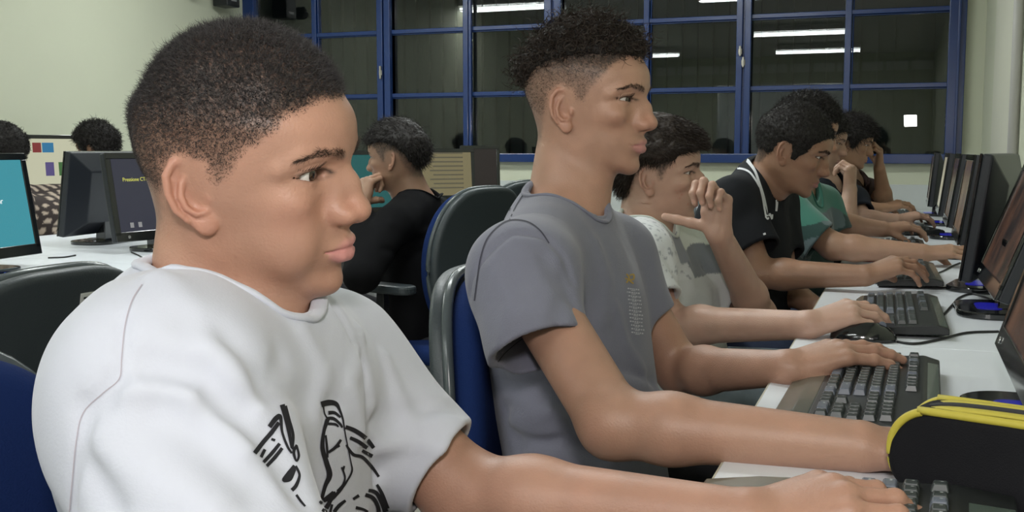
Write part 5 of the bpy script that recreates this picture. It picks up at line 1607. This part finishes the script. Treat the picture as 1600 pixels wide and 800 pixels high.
def boy_three():
    poly = [(97, 74), (82, 72), (70, 68), (60, 52), (44, 40), (34, 22), (24, -4), (13, -2), (6, 14), (2, 26), (-16, 30), (-32, 18), (-38, -10), (-48, -40), (-60, -58), (-120, -60), (-140, 60), (-60, 190), (110, 190)]
    q = dict(poly=poly, nose=1.03, nosew=.92, bridge=2.5, lips=.95, ear=.95, flare=22, eart=10, open=4.2, spots=[(60, -50, -22, 2.5, .7), (55, -54, -27, 2, .6), (64, -46, -30, 2, .6), (50, -56, -20, 1.8, .5), (68, -42, -24, 1.8, .5), (78, -32, -52, 2.5, .5), (60, -48, -38, 2.2, .4), (46, -58, -34, 2, .4), (72, -40, -12, 2.0, .4), (80, -20, 58, 3, .3)], fadez=[-60, 0, 60], fadev=[.6, .55, .95], scalp=(.05, .036, .028), lipc=(.42, .20, .19))
    pos = A(-0.5293, 2.3526, 1.018)
    top = [(104, 70), (84, 66), (62, 60), (44, 46), (20, 40), (-20, 38), (-40, 10), (-52, -30), (-70, -50), (-130, -50), (-140, 60), (-60, 200), (120, 200)]
    def flow(l):
        return A(.9, -.2 if l[1] < 0 else .2, -.25) if l[2] > 60 else A(-.2, 0, -.8)
    shR = W(1000, 400, 2.16); shL = W(1088, 398, 2.46)
    elR = W(1045, 508, 2.17); wrR = W(1262, 508, 1.93); elL = W(1186, 492, 2.40); wrL = W(1124, 368, 2.22)
    FX, FZ = A(1, 0, 0), A(0, 0, 1)
    def scol(V):
        # grey knit with a pale yoke, a darker band and speckled white sleeves
        d = (V - CAM) @ FWD; px = 800 + F * ((V - CAM) @ RGT) / d; py = 400 - F * ((V - CAM) @ UPV) / d
        x, y, z = V.T
        C = np.tile(A(.62, .66, .62), (len(V), 1))
        band = (z < .862 + .012 * np.sin(y * 30)) & (z > .805)
        C[band] = A(.19, .21, .24)
        sl = (np.abs(y - 2.42) > .155)
        sp_ = noise3(V * A(160, 160, 420), 3) > .55
        C[sl] = A(.66, .68, .70); C[sl & sp_] = A(.34, .36, .40)
        stripe = (np.abs(np.abs(y - 2.42) - .150) < .028) & (z > .84) & (x > -.58)
        C[stripe] = A(.26, .28, .32)
        C[(z < .805)] = A(.60, .62, .63)
        return C
    M = material('knit_shirt', rough=.9, attr='tint', bump=.3, bscale=300, sheen=.2)
    sp = dict(seed=3, q=q, pos=pos, rot=(7, -2, 3), org=(-.53, 2.38, 0), label='boy resting his chin on his ringed fist, pale patterned T-shirt, third from the front', skin=(.50, .31, .235),
      nb=W(1003, 372, 2.37), shR=shR, shL=shL, elR=elR, wrR=wrR, elL=elL, wrL=wrL, rc=W(1012, 352, 2.33),
      handR=dict(d=W(1335, 492, 1.93) - wrR + A(0, 0, .012), n=A(.1, -.2, 1), c=[(26, 26, 16), (28, 30, 16), (32, 34, 18), (36, 34, 20)], sp=1.0, tc=(10, 10, 10)),
      handL=dict(d=A(-.12, -.05, 1), n=A(.35, .9, .1), t=-1, c=[(42, 92, 50), (46, 95, 50), (50, 95, 50), (54, 92, 50)], sp=.5, td=(.28, .95, -.15), tc=(4, 6, 6)),
      lo=A(-.70, 1.9, .60), hi=A(.12, 2.75, 1.20), h=.0024, look=(-2, -6),
      hair=dict(top=top, thick=15, rough=3.0, ns=.07, n=20000, len=(.016, .026), w=.0011, rand=.13, flow=flow, curl=.0010, cf=.6, wv=.10, mat=M_HAIRB, clip=(26000, 3, .0006), nw=.02,
                bump=[((70, 0, 100), (40, 50, 26), 8), ((92, 0, 82), (20, 45, 14), 8)]),
      torso=[(W(1040, 470, 2.38), W(1075, 640, 2.35), .172, .165, .62), (W(1005, 420, 2.38), A(.09, .14, .10))],
      sleeves=[(shR, W(1022, 468, 2.12), .060, .058), (shL, W(1140, 478, 2.42), .062, .056, A(.9, 0, -.5))],
      folds=[([(1040, 400), (1060, 440), (1090, 480)], .012, -.006, 2.2), ([(1070, 400), (1080, 450), (1110, 470)], .012, .006, 2.2), ([(1100, 420), (1125, 450), (1130, 490)], .010, -.004, 2.3)],
      slo=A(-.78, 1.95, .55), shi=A(-.20, 2.75, 1.05), smat=M, scol=scol, cmat=material('pale_collar', col=(.60, .64, .60), rough=.9), collar=True,
      legs=(A(-.56, 2.28, .53), A(-.56, 2.46, .53), A(-.10, 2.20, .56), A(-.10, 2.52, .56)), pants=material('washed_denim', col=(.17, .21, .235), rough=.9, noise=.75, nscale=16))
    root, H, B, S, org = person(sp)
    # a thin ring on the fist
    M_SILV = material('silver', col=(.75, .74, .72), metal=1, rough=.25)
    c = march(S, [1117], [309], 1.8, 2.7)[0]
    if not np.isnan(c).any():
        a = np.linspace(0, 2 * np.pi, 24, endpoint=False)
        c2 = c + unit(c - CAM) * .0088
        ax_ = unit(A(-.75, .2, -.35)); e1 = unit(np.cross(ax_, A(0, 1, 0))); e2 = np.cross(ax_, e1)
        tube_obj('finger_ring', [c2 + e1 * math.cos(t) * .0098 + e2 * math.sin(t) * .0098 for t in a], .0014, M_SILV, root, org, 8, True, 1.4)

def boy_four():
    poly = [(97, 72), (82, 70), (72, 62), (62, 54), (52, 42), (44, 20), (30, 6), (24, -10), (12, -8), (6, 14), (2, 26), (-16, 30), (-32, 18), (-38, -10), (-50, -38), (-62, -55), (-120, -60), (-140, 60), (-60, 190), (110, 190)]
    q = dict(poly=poly, nose=1.0, nosew=1.05, lips=1.1, lipf=1, ear=.95, flare=26, eart=8, open=3.8, fadez=[-60, 0, 60], fadev=[.7, .8, .95], scalp=(.02, .016, .014), lipc=(.34, .14, .13), stache=.2)
    top = poly
    shR = W(1145, 318, 2.72); shL = W(1210, 318, 3.02)
    elR = W(1185, 428, 2.66); wrR = W(1350, 431, 2.55); elL = W(1225, 450, 2.95); wrL = W(1275, 480, 2.8)
    sp = dict(seed=4, q=q, pos=(-.2931, 2.9039, 1.0715), rot=(2, -20, 1), org=(-.42, 2.9, 0), label='boy in a black jersey with white trim, leaning towards his screen, fourth from the front', skin=(.33, .185, .12),
      nb=W(1190, 285, 2.88), shR=shR, shL=shL, elR=elR, wrR=wrR, elL=elL, wrL=wrL, rc=W(1206, 278, 2.83), rr=.066, nr=.05,
      handR=dict(d=W(1412, 415, 2.55) - wrR + A(0, 0, .012), n=A(.1, -.2, 1), c=[(24, 22, 14), (28, 26, 16), (30, 28, 16), (34, 30, 18)], sp=1.0),
      handL=dict(d=A(.8, -.3, -.4), n=A(.1, -.2, 1), c=[(20, 30, 20)] * 4),
      lo=A(-.62, 2.5, .60), hi=A(.12, 3.3, 1.25), h=.003, look=(0, -8),
      hair=dict(top=top, thick=3.5, rough=1.8, ns=.16, n=34000, len=(.005, .009), w=.0009, rand=.5, seg=4, curl=.0010, sd=-1, nw=1.0),
      torso=[(W(1172, 385, 2.90), W(1172, 500, 2.95), .172, .165, .62), (W(1155, 345, 2.90), A(.12, .15, .11))],
      sleeves=[(shR, W(1183, 392, 2.66), .064, .062), (shL, W(1225, 395, 2.95), .060, .056)],
      slo=A(-.75, 2.45, .55), shi=A(-.10, 3.35, 1.12), smat=material('black_jersey', col=(.011, .012, .015), rough=.85, spec=.2, noise=.2, nscale=20), collar=False,
      legs=(A(-.52, 2.8, .53), A(-.52, 3.0, .53), A(-.08, 2.75, .56), A(-.08, 3.06, .56)), pants=DENIM)
    root, H, B, S, org = person(sp)
    M = material('white_trim', col=(.66, .67, .70), rough=.8)
    L = [([(1148, 253), (1165, 250), (1172, 256), (1180, 268), (1186, 285), (1192, 305), (1196, 325), (1198, 338)], [6, 6, 5, 4, 4, 5, 6, 5]),
         ([(1212, 300), (1214, 315), (1213, 330)], [3, 4, 3]),
         ([(1105, 298), (1118, 276), (1135, 265), (1155, 263), (1170, 268), (1180, 280), (1187, 292)], [4, 3, 3, 3, 3, 3, 3]),
         ([(1196, 338), (1200, 342), (1203, 334), (1206, 342), (1207, 335)], 2.5), ([(1194, 364), (1195, 367)], 4),
         ([(1190, 384), (1191, 392), (1189, 402), (1195, 404)], [4, 4, 3, 3])]
    print_on('jersey_trim', B, L, (2.2, 3.3), M, root, org, lift=.0015)

def boy_five():
    poly = [(97, 72), (82, 70), (72, 62), (62, 54), (52, 42), (44, 20), (30, 6), (24, -10), (12, -8), (6, 14), (2, 26), (-16, 30), (-32, 18), (-38, -10), (-50, -38), (-62, -55), (-120, -60), (-140, 60), (-60, 190), (110, 190)]
    q = dict(poly=poly, ear=.95, open=3.8, fadez=[-60, 0, 60], fadev=[.7, .8, .95], scalp=(.02, .016, .014), lipc=(.42, .18, .17))
    shR = W(1222, 328, 3.33); shL = W(1285, 320, 3.72); elR = W(1302, 385, 3.22); wrR = W(1440, 396, 3.12); elL = W(1315, 352, 3.75); wrL = W(1378, 358, 3.7)
    M_GREEN = material('green_cotton', rough=.9, attr='tint', sheen=.2)
    def scol(V):
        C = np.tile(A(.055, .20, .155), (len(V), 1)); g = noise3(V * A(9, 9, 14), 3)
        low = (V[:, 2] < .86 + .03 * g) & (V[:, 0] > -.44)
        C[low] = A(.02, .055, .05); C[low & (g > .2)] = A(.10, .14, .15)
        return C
    sp = dict(seed=5, q=q, pos=tuple(W(1256, 210, 3.55)), rot=(4, -18, 0), org=(-.36, 3.6, 0), label='boy with curly black hair and glasses in a green T-shirt, fifth from the front', skin=(.42, .245, .165),
      nb=W(1243, 298, 3.60), shR=shR, shL=shL, elR=elR, wrR=wrR, elL=elL, wrL=wrL, rc=W(1252, 290, 3.56),
      handR=dict(d=W(1500, 390, 3.1) - wrR, n=A(.1, -.2, 1), c=[(12, 14, 10), (14, 18, 12), (16, 20, 14), (18, 22, 14)], sp=1.0),
      handL=dict(d=W(1420, 352, 3.7) - wrL, n=A(.1, -.2, 1), c=[(24, 26, 16)] * 4),
      lo=A(-.60, 3.2, .60), hi=A(.20, 4.1, 1.3), h=.0032, nbrow=200, ar=(.044, .040, .038, .028),
      hair=dict(top=poly, thick=11, rough=3.5, ns=.12, n=9000, len=(.010, .02), w=.0018, rand=.6, seg=8, curl=.004, cf=1.5, sd=-1),
      torso=[(W(1242, 360, 3.60), W(1248, 480, 3.65), .185, .175, .64)],
      sleeves=[(shR, W(1280, 378, 3.24), .072, .070, A(.75, -.1, -.55)), (shL, W(1305, 365, 3.7), .062, .06)],
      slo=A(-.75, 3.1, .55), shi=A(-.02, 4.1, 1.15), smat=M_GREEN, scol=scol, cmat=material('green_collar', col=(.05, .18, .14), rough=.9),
      legs=(A(-.42, 3.5, .53), A(-.42, 3.7, .53), A(-.06, 3.45, .56), A(-.06, 3.76, .56)), pants=DENIM)
    root, H, B, S, org = person(sp)
    # glasses: rims, bridge and temples
    M = material('glasses_frame', col=(.01, .01, .012), rough=.3)
    for sd in (1, -1):
        c = A(95, 33 * sd, 19); pts = [H.w(c + A(-.18 * abs(20 * math.cos(t)), 22 * math.cos(t), 15 * math.sin(t))) for t in np.linspace(0, 2 * math.pi, 28, endpoint=False)]
        tube_obj('glasses_rim', pts, .0016, M, root, org, 6, True)
        tube_obj('glasses_temple', [H.w(A(90, 55 * sd, 22)), H.w(A(50, 70 * sd, 22)), H.w(A(0, 76 * sd, 20))], .0016, M, root, org, 6)
    tube_obj('glasses_bridge', [H.w(A(95, 11, 20)), H.w(A(100, 0, 22)), H.w(A(95, -11, 20))], .0014, M, root, org, 6)

def boy_six():
    poly = [(97, 72), (82, 70), (72, 62), (62, 54), (52, 42), (44, 20), (30, 6), (24, -10), (12, -8), (6, 14), (2, 26), (-16, 30), (-32, 18), (-38, -10), (-50, -38), (-62, -55), (-120, -60), (-140, 60), (-60, 190), (110, 190)]
    q = dict(poly=poly, ear=.95, open=3.8, fadez=[-60, 0, 60], fadev=[.7, .8, .95], scalp=(.02, .016, .014), lipc=(.42, .2, .18), nose=1.02)
    shR = W(1262, 322, 4.15); shL = W(1332, 315, 4.5); elR = W(1322, 352, 4.0); wrR = W(1328, 298, 4.03); elL = W(1350, 344, 4.35); wrL = W(1400, 344, 4.3)
    sp = dict(seed=6, q=q, pos=tuple(W(1280, 223, 4.3)), rot=(0, -16, 0), org=(-.36, 4.3, 0), label='boy in a dark T-shirt holding a hand to his mouth, behind the boy with glasses', skin=(.40, .25, .18),
      nb=W(1290, 290, 4.35), shR=shR, shL=shL, elR=elR, wrR=wrR, elL=elL, wrL=wrL, rc=W(1296, 284, 4.32),
      handR=dict(d=A(.02, .1, 1), n=A(.9, -.35, .1), c=[(60, 60, 30), (60, 65, 30), (62, 68, 30), (64, 68, 30)], sp=.5, t=-1),
      handL=dict(d=W(1440, 334, 4.3) - wrL, n=A(.1, -.2, 1), c=[(26, 26, 18)] * 4),
      lo=A(-.60, 3.85, .62), hi=A(.15, 4.75, 1.3), h=.0036, nbrow=150,
      hair=dict(top=poly, thick=13, rough=2.5, ns=.08, n=6000, len=(.012, .024), w=.0018, rand=.4, seg=5, curl=.002, sd=-1, flow=lambda l: A(.5, 0, -.4)),
      torso=[(W(1290, 350, 4.35), W(1295, 440, 4.35), .180, .170, .64)],
      sleeves=[(shR, W(1292, 338, 4.05), .060, .058), (shL, W(1345, 335, 4.4), .060, .058)],
      slo=A(-.75, 3.8, .55), shi=A(-.05, 4.8, 1.12), sh=.006, smat=material('dark_blue_cotton', col=(.014, .017, .025), rough=.9, spec=.2),
      legs=(A(-.42, 4.2, .53), A(-.42, 4.4, .53), A(-.06, 4.15, .56), A(-.06, 4.46, .56)))
    root, H, B, S, org = person(sp)
    M = material('grey_print', col=(.30, .31, .34), rough=.9)
    L = []
    for i, ch in enumerate(('N', 'UM')):
        y = 318 + i * 9
        for k in range(3 + i):
            x = 1288 + i * 3 + k * 5; L += [([(x, y), (x, y + 6)], 1.4), ([(x, y + 6 * (k % 2)), (x + 3, y + 6 * ((k + 1) % 2))], 1.2), ([(x + 3, y), (x + 3, y + 6)], 1.4)]
    print_on('shirt_text', B, L, (3.6, 4.8), M, root, org, lift=.002)

def boy_seven():
    poly = [(97, 62), (84, 58), (70, 52), (58, 44), (44, 34), (36, 10), (26, -10), (12, -8), (6, 14), (2, 22), (-16, 22), (-32, 10), (-38, -14), (-50, -40), (-62, -58), (-120, -60), (-140, 60), (-60, 190), (120, 190)]
    q = dict(poly=poly, ear=.95, open=3.8, fadez=[-60, 0, 60], fadev=[.7, .8, .95], scalp=(.02, .016, .014), lipc=(.36, .17, .14), nose=.98)
    shR = W(1318, 305, 4.88); shL = W(1356, 300, 5.28); elR = W(1345, 328, 4.85); wrR = W(1378, 326, 4.85); elL = W(1382, 316, 5.08); wrL = W(1374, 264, 4.97)
    sp = dict(seed=8, q=q, pos=(-.255, 5.155, 1.105), rot=(2, -14, 1), org=(-.36, 5.15, 0), label='boy in a brown T-shirt holding a hand to his brow, farthest of the row', skin=(.33, .19, .115),
      nb=W(1328, 285, 5.12), shR=shR, shL=shL, elR=elR, wrR=wrR, elL=elL, wrL=wrL, rc=W(1334, 278, 5.08),
      handR=dict(d=W(1405, 318, 4.85) - wrR, n=A(.1, -.2, 1), c=[(26, 26, 18)] * 4),
      handL=dict(d=A(.0, -.05, 1), n=A(.75, .1, .2), c=[(40, 60, 30), (44, 60, 30), (46, 62, 30), (50, 66, 30)], sp=.8),
      lo=A(-.62, 4.7, .62), hi=A(.18, 5.6, 1.3), h=.0036, nbrow=200,
      hair=dict(top=poly, thick=15, rough=2.0, ns=.06, n=7000, len=(.018, .032), w=.0018, rand=.25, seg=5, curl=.0015, sd=-1, flow=lambda l: A(.7, 0, -.5) if l[2] > 60 else A(.1, 0, -.9)),
      torso=[(W(1335, 340, 5.12), W(1335, 420, 5.12), .180, .170, .64)],
      sleeves=[(shR, W(1338, 322, 4.86), .062, .058), (shL, W(1370, 309, 5.18), .062, .054)],
      slo=A(-.75, 4.65, .55), shi=A(-.02, 5.6, 1.14), sh=.006, smat=material('brown_cotton', col=(.035, .021, .019), rough=.9, spec=.2),
      legs=(A(-.42, 5.05, .53), A(-.42, 5.25, .53), A(-.06, 5.0, .56), A(-.06, 5.3, .56)))
    person(sp)

def boy_back():
    poly = [(97, 72), (82, 70), (72, 62), (62, 50), (46, 38), (38, 20), (28, -4), (14, -6), (6, 14), (2, 26), (-16, 30), (-32, 18), (-38, -10), (-50, -38), (-62, -60), (-120, -66), (-140, 60), (-60, 190), (110, 190)]
    q = dict(poly=poly, ear=.90, flare=28, fadez=[-60, -10, 40], fadev=[.55, .45, .7], scalp=(.07, .055, .045), lipc=(.36, .17, .14), open=3.8)
    top = [(104, 64), (84, 60), (56, 62), (30, 64), (0, 62), (-30, 46), (-56, 20), (-70, -20), (-80, -46), (-130, -50), (-140, 60), (-60, 200), (120, 200)]
    o = W(622, 252, 3.5)
    nb = W(655, 322, 3.52); shL = W(618, 348, 3.36); shR = W(684, 338, 3.72)
    elL = W(566, 428, 3.22); wrL = W(562, 322, 3.42); elR = W(640, 400, 3.85); wrR = W(590, 360, 3.9)
    sp = dict(seed=9, q=q, pos=tuple(o), rot=(181, -4, 0), org=(o[0] + .05, o[1], 0), label='boy in a black long-sleeved top seen from behind with a fist at his mouth', skin=(.34, .20, .135),
      nb=nb, shR=shR, shL=shL, elR=elR, wrR=wrR, elL=elL, wrL=wrL, rc=W(654, 304, 3.52), rr=.060,
      handL=dict(d=A(.10, .25, .75), n=A(-.3, -1, .3), c=[(55, 85, 45)] * 4, sp=.3, t=-1, tc=(20, 20, 20), td=(.5, .4, -.8)),
      handR=dict(d=A(-1, -.1, .0), n=A(0, 0, 1), c=[(30, 30, 20)] * 4, t=1),
      lo=np.minimum(nb, o) - A(.75, .62, .55), hi=o + A(.30, .62, .22), h=.0034, nbrow=120,
      hair=dict(top=top, thick=12, rough=2.5, ns=.08, n=12000, len=(.014, .024), w=.0014, rand=.25, nw=.35, seg=6, curl=.0016, flow=lambda l: A(.5, 0, -.3) if l[2] > 70 else A(-.3, 0, -.8), clip=(26000, 2, .0008)),
      torso=[(nb + A(-.01, .02, -.20), nb + A(.02, .02, -.52), .185, .180, .66), (nb + A(-.02, .02, -.11), A(.11, .16, .10))],
      long=[(shL, elL, W(562, 338, 3.38), .060, .052, .042), (shR, elR, wrR, .060, .050, .040)], sleeves=(),
      slo=nb - A(.62, .60, .66), shi=nb + A(.30, .60, .12), sh=.005, wr_=.005, wrs=11, smat=material('black_jumper', col=(.005, .005, .006), rough=.9, spec=.15),
      folds=[([(610, 350), (650, 365), (690, 355)], .014, .005, 3.4), ([(600, 390), (640, 400), (680, 385)], .014, -.005, 3.4)],
      legs=(nb + A(.05, -.08, -.50), nb + A(.05, .12, -.50), A(nb[0] - .42, nb[1] - .08, .54), A(nb[0] - .42, nb[1] + .16, .54)))
    person(sp)

def far_person(label, px, py, d, seed, hair, smat, scol=None, head=185, sho=(0, 0, 0)):
    rng = np.random.default_rng(seed)
    poly = [(97, 72), (82, 70), (72, 62), (62, 54), (52, 42), (44, 20), (30, 6), (24, -10), (12, -8), (6, 14), (2, 26), (-16, 30), (-32, 18), (-38, -10), (-50, -38), (-62, -55), (-120, -60), (-140, 60), (-60, 190), (110, 190)]
    q = dict(poly=poly, ear=.9, fadez=[-60, 0, 60], fadev=[.7, .8, .95], scalp=(.02, .016, .014))
    o = W(px, py, d)
    g = A(*sho); sh1 = o + g + A(.05, -.16, -.23); sh2 = o + g + A(.03, .20, -.23)
    sp = dict(seed=seed, q=q, pos=tuple(o), rot=(head, -8, 0), org=(o[0], o[1], 0), label=label, skin=(.25, .14, .09), face=False,
      nb=o + A(.05, .02, -.18), shR=sh2, shL=sh1, elR=sh2 + A(-.08, .03, -.24), wrR=sh2 + A(-.30, 0, -.22), elL=sh1 + A(-.08, -.03, -.24), wrL=sh1 + A(-.30, 0, -.22), rc=o + A(.03, .02, -.14),
      handR=dict(d=A(-1, 0, 0), n=A(0, 0, 1), c=[(20, 20, 20)] * 4), handL=dict(d=A(-1, 0, 0), n=A(0, 0, 1), c=[(20, 20, 20)] * 4),
      lo=o - A(.55, .45, .55), hi=o + A(.35, .45, .25), h=.006,
      hair=dict(dict(top=poly, thick=16, rough=5, ns=.12, n=5000, len=(.012, .024), w=.003, rand=.6, seg=5, curl=.004, sd=-1, h=.005), **hair),
      torso=[(o + g + A(.06, .03, -.32), o + g + A(.06, .03, -.54), .175, .17, .64)], sleeves=[(sh1, sh1 + A(-.04, -.02, -.15), .06, .06), (sh2, sh2 + A(-.04, .02, -.15), .06, .06)],
      slo=o - A(.4, .45, .78), shi=o + A(.4, .45, .05), sh=.009, smat=smat, scol=scol, collar=False,
      legs=(A(o[0] + .06, o[1] - .08, .53), A(o[0] + .06, o[1] + .12, .53), A(o[0] - .35, o[1] - .1, .56), A(o[0] - .35, o[1] + .14, .56)))
    person(sp)
def far_people():
    far_person('person whose round black afro shows above the monitors at the back left', 152, 236, 5.2, 12, {}, M_WHITE_T)
    def pat(V):
        C = np.tile(A(.03, .02, .018), (len(V), 1)); a = np.sin(V[:, 1] * 150 + 2 * np.sin(V[:, 2] * 60)) ; b = np.sin(V[:, 2] * 170 + 2 * np.sin(V[:, 0] * 70))
        C[(a > .1) & (b > -.3)] = A(.42, .34, .27); return C
    far_person('person in a brown and cream patterned top at the left edge, behind the teal screen', 2, 245, 4.4, 13, dict(rough=1.5, thick=14, len=(.008, .014)),
               material('patterned_cloth', rough=.9, attr='tint'), pat, 200, (.12, .05, .05))
boy_one(); boy_two(); boy_three(); boy_four(); boy_five(); boy_six(); boy_seven(); boy_back(); far_people()
